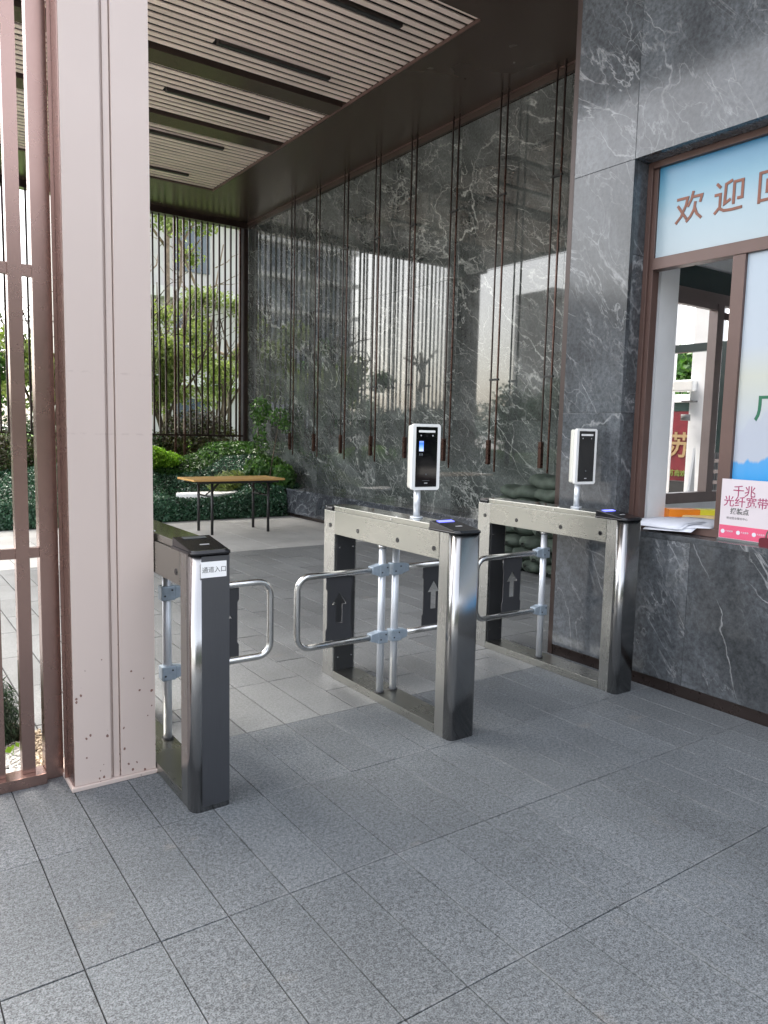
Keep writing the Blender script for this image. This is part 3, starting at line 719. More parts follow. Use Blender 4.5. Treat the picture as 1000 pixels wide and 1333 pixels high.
def terminal(x, y, label, rz, preview):
    t = thing('face_terminal', label, 'face scanner', (x, y, 0.997), 'face recognition terminals on the turnstiles', rz)
    MB().cyl((-0.03, 0.03, 0.0), 0.033, 0.006, 'z', 24).build('base_flange', M['alu'], t)
    MB().cyl((-0.03, 0.03, 0.006), 0.017, 0.14, 'z', 20).build('pole', M['alu'], t)
    MB().prism(rrect(-0.078, 0.078, 0.140, 0.466, (0.014,) * 4), 0.0, 0.022, 'y', True).build('front_bezel', M['white'], t)
    MB().prism(rrect(-0.072, 0.072, 0.147, 0.460, (0.012,) * 4), 0.0225, 0.060, 'y', True).build('rear_housing', M['whitegrey'], t)
    s = MB().prism(rrect(-0.060, 0.060, 0.156, 0.452, (0.003,) * 4), -0.0012, -0.0001, 'y').build('glass_screen', M['screen'], t)
    MB().prism(rrect(-0.046, 0.046, 0.424, 0.435, (0.004,) * 4), -0.0018, -0.0013, 'y').build('light_bar', M['white'], s)
    for dx in (-0.033, 0.033):
        MB().cyl((dx, -0.0018, 0.409), 0.004, 0.0005, 'y', 10).build('sensor', M['markgrey'], s)
    MB().cyl((0.0, -0.0017, 0.407), 0.0055, 0.0004, 'y', 12).build('camera_lens', M['blackgloss'], s)
    MB().prism(rrect(-0.009, 0.009, 0.172, 0.177, (0.001,) * 4), -0.0016, -0.0013, 'y').build('logo_mark', M['markgrey'], s)
    MB().cyl((0.0, -0.0016, 0.218), 0.004, 0.0003, 'y', 12).build('key_mark', M['markdim'], s)
    if preview:
        MB().box(-0.042, -0.018, -0.0017, -0.0013, 0.332, 0.382).build('preview_image', M['preview'], s)
        MB().box(-0.041, -0.034, -0.0016, -0.0013, 0.310, 0.322).build('icon', M['markdim'], s)
        MB().box(-0.029, -0.022, -0.0016, -0.0013, 0.310, 0.322).build('icon', M['markdim'], s)
        MB().box(-0.020, 0.020, -0.0016, -0.0013, 0.186, 0.188).build('text_line', M['markdim'], s)
    return t
M['whitegrey'] = plain('warm white housing', (0.66, 0.66, 0.60), 0.4, 0, 0.04)
M['markdim'] = plain('dim screen mark', (0.10, 0.11, 0.12), 0.5)
t_ = NT('lit preview picture'); sp = t_.n('ShaderNodeSeparateXYZ'); t_.l(t_.pos(), sp.inputs[0])
c_ = t_.ramp(t_.math('MULTIPLY', t_.math('SUBTRACT', sp.outputs[2], 1.329), 20.0), [(0.0, (0.35, 0.40, 0.55)), (0.45, (0.10, 0.22, 0.60)), (0.75, (0.02, 0.10, 0.65)), (1.0, (0.12, 0.2, 0.5))])
t_.l(c_, t_.b.inputs['Emission Color']); t_.b.inputs['Emission Strength'].default_value = 0.45; t_.set(Roughness=0.2); t_.b.inputs['Base Color'].default_value = (0.01, 0.01, 0.02, 1); M['preview'] = t_.m
terminal(2.300, 2.93, 'white face scanner on the middle turnstile, small blue picture on its screen', R(-9), True)
terminal(3.510, 2.95, 'white face scanner with a blank black screen on the turnstile by the booth', R(-7), False)

# ================================================================== BOOTH WINDOW
win = thing('booth_window', 'brown framed service window in the marble booth wall, its left sash open', 'window', (0, 0, 0))
XP = 3.80
def bx(x0, x1, y0, y1, z0, z1, nm, mat='brown', b=0.002, parent=win): return MB().box(x0, x1, y0, y1, z0, z1).build(nm, M[mat], parent, b)
bx(3.775, 3.845, YW - 0.03, YW + 0.0005, SILL + 0.001, HEAD, 'frame_jamb')
bx(3.79, 3.85, YW - 0.058, YW - 0.0305, SILL + 0.05, HEAD - 0.04, 'frame_jamb')
bx(3.775, 3.845, -2.0, YW - 0.031, HEAD - 0.035, HEAD, 'frame_head')
bx(3.775, 3.87, -2.0, YW - 0.031, SILL + 0.001, SILL + 0.045, 'frame_sill')
bx(3.778, 3.85, -2.0, YW - 0.059, 2.375, 2.440, 'transom')
bx(3.782, 3.848, 2.212, 2.282, SILL + 0.046, 2.374, 'mullion')
bx(3.79, 3.84, 0.40, 0.46, SILL + 0.046, 2.374, 'mullion')
bx(3.792, 3.84, 2.10, 2.14, 2.441, HEAD - 0.036, 'mullion') if False else None
# films on the glass
def film_upper():
    t = NT('blue gradient film'); t.set(Roughness=0.25); p = t.pos(); s = t.n('ShaderNodeSeparateXYZ'); t.l(p, s.inputs[0])
    f = t.math('ADD', t.math('MULTIPLY', t.math('SUBTRACT', s.outputs[2], 2.44), 2.0), t.math('MULTIPLY', t.math('SUBTRACT', t.noise(p, 1.3, 3), 0.5), 0.25))
    t.color(t.ramp(f, [(0.0, (0.33, 0.40, 0.44)), (0.40, (0.28, 0.38, 0.44)), (0.68, (0.14, 0.30, 0.40)), (0.95, (0.04, 0.19, 0.33)), (1.0, (0.03, 0.16, 0.30))])); return t.m
def film_side():
    t = NT('mountain picture film'); t.set(Roughness=0.25); p = t.pos(); s = t.n('ShaderNodeSeparateXYZ'); t.l(p, s.inputs[0])
    y_, z_ = s.outputs[1], s.outputs[2]
    c = t.ramp(t.math('DIVIDE', t.math('SUBTRACT', z_, 0.95), 1.45), [(0.0, (0.40, 0.42, 0.48)), (0.35, (0.38, 0.42, 0.48)), (0.55, (0.43, 0.45, 0.40)), (0.66, (0.38, 0.43, 0.49)), (1.0, (0.32, 0.39, 0.46))])
    n1 = t.noise(t.pos(scale=(0, 1, 0)), 5.0, 4)
    r1 = t.math('ADD', t.math('MULTIPLY', n1, 0.45), t.math('ADD', 1.20, t.math('MULTIPLY', t.math('SINE', t.math('MULTIPLY', t.math('SUBTRACT', 2.21, y_), 6.0)), 0.2)))
    c = t.mix(t.ramp(t.math('SUBTRACT', r1, z_), [(0.0, 0.0), (0.03, 0.75), (0.35, 0.2)]), c, (0.36, 0.39, 0.46))
    n2 = t.noise(t.pos(scale=(0, 1, 0)), 7.0, 4)
    r2 = t.math('ADD', t.math('MULTIPLY', n2, 0.20), t.math('ADD', 1.19, t.math('MULTIPLY', t.math('SINE', t.math('MULTIPLY', t.math('SUBTRACT', 2.21, y_), 7.0)), 0.06)))
    c = t.mix(t.ramp(t.math('SUBTRACT', r2, z_), [(0.0, 0.0), (0.015, 0.9), (0.10, 1.0)]), c, (0.04, 0.28, 0.60))
    t.color(c); return t.m
M['film_u'] = film_upper(); M['film_s'] = film_side()
upf = MB().box(3.802, 3.812, -1.99, YW - 0.06, 2.4405, HEAD - 0.0355).build('upper_panel', M['film_u'], win)
sdf = MB().box(3.802, 3.812, 0.461, 2.211, SILL + 0.046, 2.3745).build('side_panel', M['film_s'], win)
bx(3.806, 3.822, 2.196, 2.2115, SILL + 0.047, 2.374, 'sash_edge', 'blackmatt', 0)
# welcome lettering: strokes drawn in a unit square (u to the right = -y, v up)
def on_panel(y, z, s): return frame((3.8015, y, z), (0, -1, 0), (0, 0, 1)) @ Matrix.Scale(s, 4)
huan = [([(0.04, 0.80), (0.44, 0.80), (0.38, 0.55), (0.22, 0.22), (0.03, 0.03)], 1), ([(0.08, 0.60), (0.26, 0.35), (0.43, 0.12)], 1),
        ([(0.64, 0.97), (0.58, 0.72), (0.45, 0.50)], 1), ([(0.58, 0.78), (0.96, 0.78), (0.90, 0.56)], 1), ([(0.73, 0.62), (0.70, 0.38), (0.58, 0.17), (0.42, 0.02)], 1), ([(0.71, 0.45), (0.80, 0.22), (0.98, 0.05)], 1)]
ying = [([(0.08, 0.95), (0.22, 0.80)], 1), ([(0.02, 0.60), (0.22, 0.60), (0.22, 0.20), (0.04, 0.02)], 1), ([(0.20, 0.17), (0.36, 0.07), (0.62, 0.05), (0.98, 0.06)], 1),
        ([(0.62, 0.95), (0.40, 0.87), (0.38, 0.28), (0.58, 0.38)], 1), ([(0.66, 0.88), (0.96, 0.88), (0.96, 0.36), (0.80, 0.36)], 1), ([(0.68, 0.88), (0.68, 0.20)], 1)]
hui = [([(0.06, 0.92), (0.94, 0.92), (0.94, 0.06)], 1), ([(0.06, 0.96), (0.06, 0.02)], 1), ([(0.06, 0.10), (0.94, 0.10)], 1), ([(0.30, 0.68), (0.70, 0.68), (0.70, 0.34)], 1), ([(0.30, 0.71), (0.30, 0.34), (0.70, 0.34)], 1)]
for ln_, yy, zz, s in ((huan, 2.655, 2.605, 0.165), (ying, 2.425, 2.610, 0.165), (hui, 2.185, 2.610, 0.165), ):
    strokes(ln_, 0.088, on_panel(yy, zz, s), 0.02).build('lettering', M['letter'], upf)
text_obj('lettering', '家', 0.19, M['letter'], upf, on_panel(1.93, 2.63, 1.0), 0.002)
text_obj('lettering', '广', 0.16, M['inkgreen'], sdf, on_panel(2.118, 1.535, 1.0), 0.001, 0.002)
# broadband poster stood on the sill
po = tag(MB().box(3.742, 3.745, 1.86, 2.228, SILL + 0.012, SILL + 0.325).build('broadband_poster', M['posterw']) if 'posterw' in M else MB().box(3.742, 3.745, 1.86, 2.228, SILL + 0.012, SILL + 0.325).build('broadband_poster', plain('poster paper', (0.58, 0.53, 0.56), 0.35, 0, 0.03)), 'white and pink broadband poster standing on the sill against the window', 'poster')
def op(y, z): return frame((3.7415, y, z), (0, -1, 0), (0, 0, 1))
MB().box(3.7408, 3.7418, 1.90, 2.226, SILL + 0.014, SILL + 0.082).build('pink_band', M['pinkband'], po)
text_obj('lettering', '千兆', 0.062, M['inkpink'], po, op(2.165, SILL + 0.243), 0.0004, 0.0004)
text_obj('lettering', '光纤宽带', 0.060, M['inkpink'], po, op(2.212, SILL + 0.187), 0.0004, 0.0004)
text_obj('lettering', '报装点', 0.034, M['ink'], po, op(2.172, SILL + 0.146), 0.0004, 0.0008)
text_obj('lettering', '移动营业服务中心', 0.0145, M['ink'], po, op(2.19, SILL + 0.116), 0.0003)
for k in range(3):
    cy = 2.205 - k * 0.085
    MB().cyl((3.7402, cy, SILL + 0.048), 0.011, 0.0006, 'x', 14).build('badge', M['paper'], po)
    text_obj('lettering', '千兆宽带', 0.0105, M['paper'], po, op(cy - 0.014, SILL + 0.047), 0.0003).location.x = -0.0012
MB().box(3.7300, 3.7700, 1.86, 2.230, SILL + 0.0005, SILL + 0.0115).build('stand_foot', M['greyglass'], po)
hb = thing('handbag', 'small dark red handbag on the sill at the right edge', 'bag', (3.70, 1.90, SILL))
MB().prism(rrect(-0.10, 0.075, 0.0, 0.045, (0.01, 0.01, 0.01, 0.01)), -0.02, 0.018, 'x', True).build('body', M['bagred'], hb)
MB().tube([(0, 0.02 + 0.03 * math.cos(R(a)), 0.047 + 0.05 * math.sin(R(a))) for a in range(-10, 191, 20)], 0.003, 8).build('handle', M['inkgreen'], hb)

# booth interior
inter = struct('booth_floor', MB().box(XB + 0.101, 6.0, -2.0, YC - 0.051, 0.0, 0.02), plain('booth floor', (0.3, 0.3, 0.3), 0.5))
struct('booth_ceiling', MB().box(XB + 0.17, 6.0, -2.0, YC - 0.06, 3.05, 3.2), M['whitepaint'])
struct('booth_back_wall', MB().box(6.0, 6.08, -2.0, YC, 0, 3.2), M['whitepaint'])
struct('booth_inner_wall', MB().box(3.913, 4.09, YW - 0.03, YC - 0.052, 0.02, 3.04).box(4.09, 4.55, 3.14, YC - 0.052, 0.02, 3.04), M['whitepaint'])
struct('window_reveal', MB().box(3.846, 3.912, YW - 0.015, YW + 0.06, SILL, 3.0), M['whitepaint'])
struct('booth_end_wall', MB().box(4.56, 5.99, 3.16, YC - 0.052, 0.02, 0.955).box(4.56, 5.99, 3.16, YC - 0.052, 2.62, 3.04), M['whitepaint'])
desk = thing('booth_desk', 'white topped counter inside the booth below the open window', 'desk', (0, 0, 0))
MB().box(3.872, 4.40, 1.0, YW - 0.032, 0.86, 0.925).build('desk_top', M['whitepaint'], desk, 0.003)
MB().box(3.90, 4.36, 1.04, YW - 0.07, 0.021, 0.859).build('desk_body', M['whitepaint'], desk)
MB().box(4.42, 4.9, 2.2, 3.10, 0.84, 0.87).build('side_top', plain('pale ledge', (0.62, 0.60, 0.54), 0.5), desk, 0.003)
iw = thing('sliding_window', 'grey brown sliding window at the back of the booth', 'window', (0, 3.2, 0))
def ix(x0, x1, z0, z1, nm, y0=-0.03, y1=0.03, mat='browngrey'): return MB().box(x0, x1, y0, y1, z0, z1).build(nm, M[mat], iw, 0.002)
M['browngrey'] = plain('grey brown aluminium', (0.20, 0.155, 0.145), 0.35, 0.3, 0.1)
ix(4.40, 5.99, 2.38, 2.455, 'head'); ix(4.40, 5.99, 0.955, 1.03, 'bottom_rail')
ix(5.085, 5.165, 1.03, 2.38, 'stile', -0.05, 0.02); ix(5.168, 5.20, 1.03, 2.38, 'stile', -0.02, 0.025, 'brown')
ix(4.40, 5.085, 2.335, 2.379, 'sash_rail', -0.045, 0.0); ix(5.20, 5.99, 2.29, 2.34, 'sash_rail', 0.0, 0.02, 'brown')
ix(5.93, 5.99, 1.03, 2.38, 'stile')
MB().box(4.40, 5.99, -0.008, 0.008, 2.457, 2.618).build('transom_glass', M['dkgreen'], iw)
ix(4.40, 4.46, 1.03, 2.38, 'stile')
# things on the sill and desk
def sheet(verts, name, label, z, th=0.0016):
    n = len(verts); return tag(MB().prism(verts, z, z + th, 'z').build(name, M['paper']), label, 'paper', None)
pp = thing('paper_pile', 'pile of loose white sheets lying over the window sill', 'paper', (3.90, 2.53, SILL + 0.047))
for k, (a, dx, dy) in enumerate(((0.1, 0, 0), (-0.05, 0.02, 0.03), (0.22, 0.04, -0.05), (0.02, 0.0, 0.06))):
    vs = []; nx, ny = 7, 7
    for i in range(nx):
        for j in range(ny):
            u = -0.21 + 0.42 * i / (nx - 1); v = -0.145 + 0.29 * j / (ny - 1)
            x_ = u * math.cos(a) - v * math.sin(a) + dx; y_ = u * math.sin(a) + v * math.cos(a) + dy
            vs.append((x_, y_, 0.002 + k * 0.002 - 0.9 * max(0, -x_ - 0.12) ** 1.4 + 0.004 * math.sin(9 * u + 3 * k)))
    fs = [(i * ny + j, (i + 1) * ny + j, (i + 1) * ny + j + 1, i * ny + j + 1) for i in range(nx - 1) for j in range(ny - 1)]
    mm = MB().add(vs, fs, True).build('sheet', M['paper'], pp); sd_ = mm.modifiers.new('s', 'SOLIDIFY'); sd_.thickness = 0.0009
bxo = thing('snack_box', 'orange and yellow card box on the ledge behind the open sash', 'box', (4.21, 2.68, 0.926), None, R(-35))
MB().box(-0.17, 0.02, -0.05, 0.05, 0, 0.062).build('orange_end', M['orange'], bxo, 0.002)
MB().box(0.0205, 0.17, -0.05, 0.05, 0, 0.062).build('yellow_end', M['yellow'], bxo, 0.002)
MB().prism([(-0.10, -0.07), (0.12, -0.10), (0.15, -0.055), (-0.07, -0.0505)], 0.0, 0.03, 'z').build('wrapper', plain('cream wrapper', (0.85, 0.62, 0.30), 0.3), bxo, 0.008)

# ---------------------------------------------------------------- what shows through the booth: opening frame, red hoarding, pillar
of = thing('opening_frame', 'dark framed opening behind the booth', 'frame', (6.13, 0, 0))
MB().box(-0.03, 0.03, 3.30, 4.60, 2.18, 2.25).build('cross_rail', M['dkgreen'], of)
MB().box(-0.03, 0.03, 3.66, 3.72, 0.0, 2.179).build('upright', M['dkgreen'], of)
rh = thing('red_hoarding', 'red street hoarding with gold characters and a white coping seen through the booth', 'hoarding', (14, 0, 0))
MB().box(0, 0.2, 6.5, 13.0, 0, 1.95).build('red_board', M['red'], rh)
MB().box(-0.01, 0.2, 6.5, 13.0, 1.951, 2.13).build('dark_band', M['dkgreen'], rh)
MB().box(-0.08, 0.28, 6.4, 13.1, 2.131, 2.29).build('coping', M['whitepaint'], rh, 0.02)
text_obj('lettering', '苏苏', 0.55, M['gold'], rh, frame((-0.02, 9.6, 1.05), (0, -1, 0), (0, 0, 1)), 0.004, 0.01)
text_obj('lettering', '苏商欢迎', 0.14, plain('lime ink', (0.13, 0.17, 0.03), 0.5), rh, frame((-0.02, 9.55, 0.62), (0, -1, 0), (0, 0, 1)), 0.004, 0.003)
MB().box(-0.3, -0.02, 6.5, 9.4, 0, 0.52).build('lower_ledge', M['blackmatt'], rh)
pl = thing('camera_pillar', 'white square pillar carrying a security camera, behind the booth', 'pillar', (9, 0, 0))
MB().box(0, 0.28, 5.63, 5.90, 0, 6.5).build('shaft', M['whitepaint'], pl, 0.01)
MB().box(-0.10, -0.001, 5.80, 6.10, 2.02, 2.17).build('floodlight', M['white'], pl, 0.02)
MB().cyl((-0.12, 5.86, 1.64), 0.06, 0.08, 'z', 16).build('dome_camera', M['ink'], pl)
MB().box(-0.10, -0.001, 5.78, 5.95, 1.88, 1.90).build('bracket', M['ink'], pl)
lp = tag(MB().cyl((13.2, 9.05, 0), 0.06, 7.5, 'z', 12).build('light_pole', M['whitepaint']), 'thin white pole standing by the red hoarding', 'pole')
cab = thing('louvred_cabinet', 'white louvred cabinet behind the booth', 'cabinet', (9.6, 0, 0))
MB().box(0, 0.5, 5.15, 5.62, 0, 6.0).build('body', M['whitepaint'], cab)
for k in range(16):
    MB().box(-0.035, -0.001, 5.25, 5.60, 1.55 + k * 0.052, 1.55 + k * 0.052 + 0.028).build('louvre', M['paper'], cab)
lb = thing('leaning_board', 'tall white boards leaning outside the back window', 'board', (5.50, 3.6, 0))
MB().prism([(0.24, 0), (0.36, 0), (0.40, 1.44), (0.30, 1.50)], 0.03, 0.05, 'y').build('panel', M['whitepaint'], lb)
MB().prism([(-0.06, 0), (0.12, 0), (0.14, 1.0), (0.12, 1.34)], 0, 0.02, 'y').build('panel', M['whitepaint'], lb)
ck = thing('tool_rack', 'grey metal rack of tools leaning behind the booth window', 'rack', (5.86, 3.58, 0))
for k in range(5):
    MB().tube([(-0.05 + k * 0.04, 0.0, 0.0), (0.02 + k * 0.04, 0.06, 1.30)], 0.010, 8).build('rail', M['ink'], ck)
for k in range(4):
    MB().box(0.0, 0.17, -0.01, 0.01, 0.95 + k * 0.09, 0.98 + k * 0.09).build('rung', M['browngrey'], ck)

# ================================================================== SANDBAGS
def bag_mesh(L, Wd, H, seed):
    rr = random.Random(seed); nu, nv = 18, 12; mb = MB(); vs = []
    for i in range(nu + 1):
        u = -1 + 2 * i / nu; e = (1 - abs(u) ** 3.2) ** 0.5 if abs(u) < 1 else 0.0
        e = max(e, 0.16)
        for j in range(nv):
            a = 2 * math.pi * j / nv; ca, sa = math.cos(a), math.sin(a)
            yy = math.copysign(abs(ca) ** 0.75, ca) * Wd / 2 * e; zz = math.copysign(abs(sa) ** 0.8, sa) * H / 2 * (e if sa > 0 else e * 0.95)
            k = 0.010 * math.sin(7 * u + seed) + 0.006 * math.sin(15 * u + 4 * a + seed * 2)
            vs.append((u * L / 2 + 0.01 * rr.random(), yy + k * 0.8, zz + k + 0.015 * math.sin(2.2 * u + seed)))
    fs = [(i * nv + j, i * nv + (j + 1) % nv, (i + 1) * nv + (j + 1) % nv, (i + 1) * nv + j) for i in range(nu) for j in range(nv)]
    fs += [tuple(range(nv)), tuple(nu * nv + j for j in range(nv))[::-1]]
    mb.add(vs, fs, True); return mb.mesh('sandbag', M['bag'])
bagm = [bag_mesh(0.50, 0.30, 0.150, s) for s in range(5)]
bagl = [bag_mesh(0.62, 0.30, 0.145, s + 9) for s in range(3)]
lv = ['bottom', 'second', 'third', 'fourth', 'fifth', 'sixth', 'top but one', 'top']
wh = ['nearest the booth', 'second from the booth', 'third from the booth', 'fourth from the booth', 'at the bench end']
for l in range(8):
    n = [5, 5, 5, 5, 4, 4, 2, 1][l]
    for k in range(n):
        if l < 6:
            y_ = 4.80 + 0.265 * k + (0.13 if l % 2 else 0) + random.uniform(-0.015, 0.015); me = bagm[(l + k * 2) % 5]; rz = random.uniform(-0.12, 0.12) + (math.pi if k % 2 else 0); x_ = 5.74 + random.uniform(-0.02, 0.02)
        elif l == 6:
            y_ = 5.02 + 0.52 * k; me = bagl[k % 3]; rz = R(90) + random.uniform(-0.15, 0.15); x_ = 5.66
        else:
            y_ = 5.18; me = bagl[2]; rz = R(84); x_ = 5.68
        nm = wh[k] if k < n - 1 or n == 1 else 'at the bench end'
        if n == 1: nm = 'lying on top of the whole pile'
        o = tag(link('sandbag', me), 'dark green sandbag in the %s layer, %s' % (lv[l], nm), 'sandbag', 'dark green sandbags piled by the marble wall')
        o.location = (x_, y_, 0.068 + l * 0.126); o.rotation_euler = (random.uniform(-0.06, 0.06), random.uniform(-0.05, 0.05), rz)

# ================================================================== FOLDING TABLE
tb = thing('folding_table', 'yellow wood topped folding table with black steel legs in the courtyard', 'table', (3.46, 9.15, 0))
TL, TW, TH = 1.30, 0.62, 0.735
tb.location = (3.50, 9.25, 0)
MB().box(0, TL, 0, TW, TH - 0.026, TH).build('table_top', M['wood'], tb, 0.004)
MB().box(0.08, TL - 0.08, 0.03, 0.06, TH - 0.058, TH - 0.0265).build('apron', M['blackmatt'], tb)
MB().box(0.08, TL - 0.08, TW - 0.06, TW - 0.03, TH - 0.058, TH - 0.0265).build('apron', M['blackmatt'], tb)
for lx, s_ in ((0.27, 1), (TL - 0.22, -1)):
    for ly in (0.07, TW - 0.07):
        MB().tube([(lx, ly, 0), (lx, ly, TH - 0.059)], 0.019, 12).build('leg', M['blackmatt'], tb)
    MB().tube([(lx, 0.07, 0.50), (lx, TW - 0.07, 0.50)], 0.012, 8).build('cross_bar', M['blackmatt'], tb)
    MB().tube([(lx, TW / 2, 0.50), (lx + s_ * 0.24, TW / 2, TH - 0.03)], 0.010, 8).build('brace', M['blackmatt'], tb)
    MB().tube([(lx, 0.09, 0.56), (lx + s_ * 0.13, 0.09, TH - 0.03)], 0.009, 8).build('brace', M['blackmatt'], tb)

# ================================================================== GARDEN
def inp0(x): return sm(x, 3.8, 4.15) * (1 - sm(x, 5.0, 5.3))
def hgt(x, y):
    hf = 0.335 + 0.13 * sm(x, 4.55, 5.35) + 0.015 * np.sin(3.1 * x)
    a = (hf - 0.035 * inp0(x)) * sm(y, 10.82, 10.98)
    inpatch = sm(x, 3.8, 4.15) * (1 - sm(x, 5.0, 5.3))
    tr = 0.08 * inpatch * sm(y, 11.02, 11.2)
    b = (0.40 + 0.05 * np.sin(2.3 * x + 1)) * sm(y, 11.75 + 0.25 * np.sin(1.7 * x) - 0.55 * (1 - inpatch), 12.5)
    c_ = 0.17 * sm(y, 12.55, 12.9)
    return a - tr + b + c_
nx, ny = 90, 60
gx = np.linspace(-3.2, 6.08, nx); gy = np.linspace(10.84, 13.25, ny)
GX, GY = np.meshgrid(gx, gy, indexing='ij'); GZ = hgt(GX, GY) - 0.03; GZ[:, 0] = 0
vs = np.stack([GX, GY, GZ], -1).reshape(-1, 3)
gd = MB(); gd.add(vs.tolist(), [(i * ny + j, (i + 1) * ny + j, (i + 1) * ny + j + 1, i * ny + j + 1) for i in range(nx - 1) for j in range(ny - 1)], True)
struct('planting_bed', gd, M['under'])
def cover(n, x0, x1, y0, y1, size, mat, name, lift=0.02, skip=None):
    x = rng.uniform(x0, x1, n); y = rng.uniform(y0, y1, n)
    if skip is not None: k = ~skip(x, y); x, y = x[k], y[k]
    e = 0.01; z = hgt(x, y); gxn = -(hgt(x + e, y) - z) / e; gyn = -(hgt(x, y + e) - z) / e
    nr = np.stack([gxn, gyn, np.ones_like(z)], 1); nr /= np.linalg.norm(nr, axis=1)[:, None]
    p = np.stack([x, y, z], 1) + nr * rng.uniform(-0.025, lift, (len(x), 1))
    return leaf_mesh(name, p, nr, size, mat, 1.9, 0.75)
def gp(x, y): return (np.abs((x - 4.58) / 0.50) ** 2 + ((y - 11.45 + 0.12 * np.sin((x - 4.1) * 4)) / 0.20) ** 2) < 1
hm = cover(60000, -3.2, 6.06, 10.99, 12.55, 0.021, M['lf_hedge'], 'hedge', 0.03, gp)
tag(link('dwarf_hedge', hm), 'low dark green small leaved ground cover rolling along the courtyard edge', 'hedge', None, 'stuff')
# vertical face of the hedge
n = 26000; x = rng.uniform(-3.2, 5.66, n); z = rng.random(n) ** 0.9
zz = z * (hgt(x, np.full(n, 11.0)) + 0.01)
p = np.stack([x, 10.83 + 0.14 * z ** 3 + rng.uniform(-0.02, 0.03, n), zz + 0.01], 1)
tag(link('hedge_face', leaf_mesh('hedge_face', p, np.tile([0, -1, 0.35], (n, 1)), 0.020, M['lf_hedge'], 1.9, 0.7)), 'dense small dark leaves on the front of the low hedge', 'hedge', None, 'stuff')
# white gravel swoop
gv = MB(); ring = []
for k in range(36):
    a = 2 * math.pi * k / 36; x_ = 4.58 + 0.53 * math.cos(a); ring.append((x_, 11.45 - 0.12 * math.sin((x_ - 4.1) * 4) + 0.23 * math.sin(a)))
gv.prism(ring, 0.24, 0.372, 'z')
tag(gv.build('white_stone', plain('white stone', (0.82, 0.82, 0.80), 0.6, 0, 0.06, 8), None, 0.02), 'smooth white stone slab curving through the low hedge behind the table', 'stone')
tag(link('upper_hedge', cover(20000, -3.2, 6.06, 12.5, 13.2, 0.028, M['lf_mid'], 'upper', 0.08)), 'upper tier of mid green ground cover under the bar screen', 'hedge', None, 'stuff')

def shrub(name, label, blobs, n, size, mat, cat='shrub', asp=1.8, group=None, stems=None, spread=0.8, updir=None):
    t = thing(name, label, cat, (blobs[0][0], blobs[0][1], 0), group)
    off = np.array([blobs[0][0], blobs[0][1], 0])
    p, d = blob_points(blobs, n); me = leaf_mesh('foliage', p - off, d, size, M[mat], asp, spread, updir)
    link('foliage', me, t)
    sb = MB()
    for s in (stems or [((blobs[0][0], blobs[0][1], 0.0), (blobs[0][0], blobs[0][1], blobs[0][2]), 0.012)]):
        a, b, r = s; a = Vector(a) - Vector(off); b = Vector(b) - Vector(off); mid = (a + b) / 2 + Vector((random.uniform(-.06, .06), random.uniform(-.06, .06), 0)) * (b - a).length
        sb.tube([a, mid, b], r, 7, radii=[r, r * 0.8, r * 0.45])
    sb.build('stem', M['barkd'], t); return t
shrub('lime_shrub', 'bright lime green leafy shrub at the left behind the low hedge', [(3.95, 12.7, 0.88, 0.42, 0.26, 0.20, 1), (4.3, 12.75, 0.84, 0.3, 0.22, 0.14, .6), (3.5, 12.7, 0.9, 0.4, 0.3, 0.2, .8)], 5200, 0.034, 'lf_bright')
shrub('round_shrub', 'rounded reddish brown shrub behind the bar screen', [(5.45, 14.2, 1.15, 0.75, 0.55, 0.60, 1), (5.9, 14.4, 1.0, 0.5, 0.5, 0.5, .6), (4.95, 14.5, 0.95, 0.4, 0.4, 0.4, .4)], 11000, 0.036, 'lf_red')
shrub('round_shrub', 'dark shrub mass at the foot of the screen left of the round shrub', [(4.2, 14.3, 0.95, 0.6, 0.5, 0.45, 1), (3.3, 14.2, 1.0, 0.7, 0.5, 0.5, 1), (2.4, 14.4, 1.0, 0.7, 0.5, 0.55, 1)], 9000, 0.04, 'lf_dark')
shrub('round_shrub', 'brown clipped shrub seen between the left fence bars', [(1.9, 12.75, 0.85, 0.7, 0.30, 0.42, 1), (1.0, 12.75, 0.8, 0.6, 0.3, 0.4, 1)], 9000, 0.03, 'lf_red')
shrub('fern', 'light green fern arching over the white stone', [(5.1, 11.75, 0.52, 0.30, 0.2, 0.17, 1), (4.85, 11.6, 0.44, 0.22, 0.15, 0.10, .5)], 900, 0.02, 'lf_light', 'fern', 7.0, None, None, 0.6, (-0.7, -0.3, 0.6))
shrub('sapling', 'slim leafy sapling in front of the marble wall at the garden end', [(5.75, 12.0, 1.72, 0.19, 0.18, 0.22, 1), (5.72, 12.0, 1.35, 0.13, 0.15, 0.25, .35), (5.78, 12.0, 1.05, 0.13, 0.14, 0.22, .25)], 620, 0.034, 'lf_mid', 'sapling', 2.2, None,
      [((5.75, 12.0, 0.3), (5.76, 12.0, 1.9), 0.014)])
shrub('sapling', 'smaller sapling right of the first with a leaning stem', [(5.72, 11.25, 1.60, 0.18, 0.16, 0.16, 1), (5.80, 11.2, 1.45, 0.12, 0.1, 0.12, .5)], 300, 0.030, 'lf_mid', 'sapling', 2.2, None,
      [((5.5, 11.2, 0.4), (5.75, 11.25, 1.7), 0.011)])
shrub('corner_shrub', 'bushy green shrub at the foot of the saplings by the bench end', [(5.62, 11.5, 0.72, 0.38, 0.30, 0.24, 1), (5.75, 11.15, 0.62, 0.2, 0.2, 0.2, .4)], 3200, 0.032, 'lf_mid', 'shrub', 3.0)

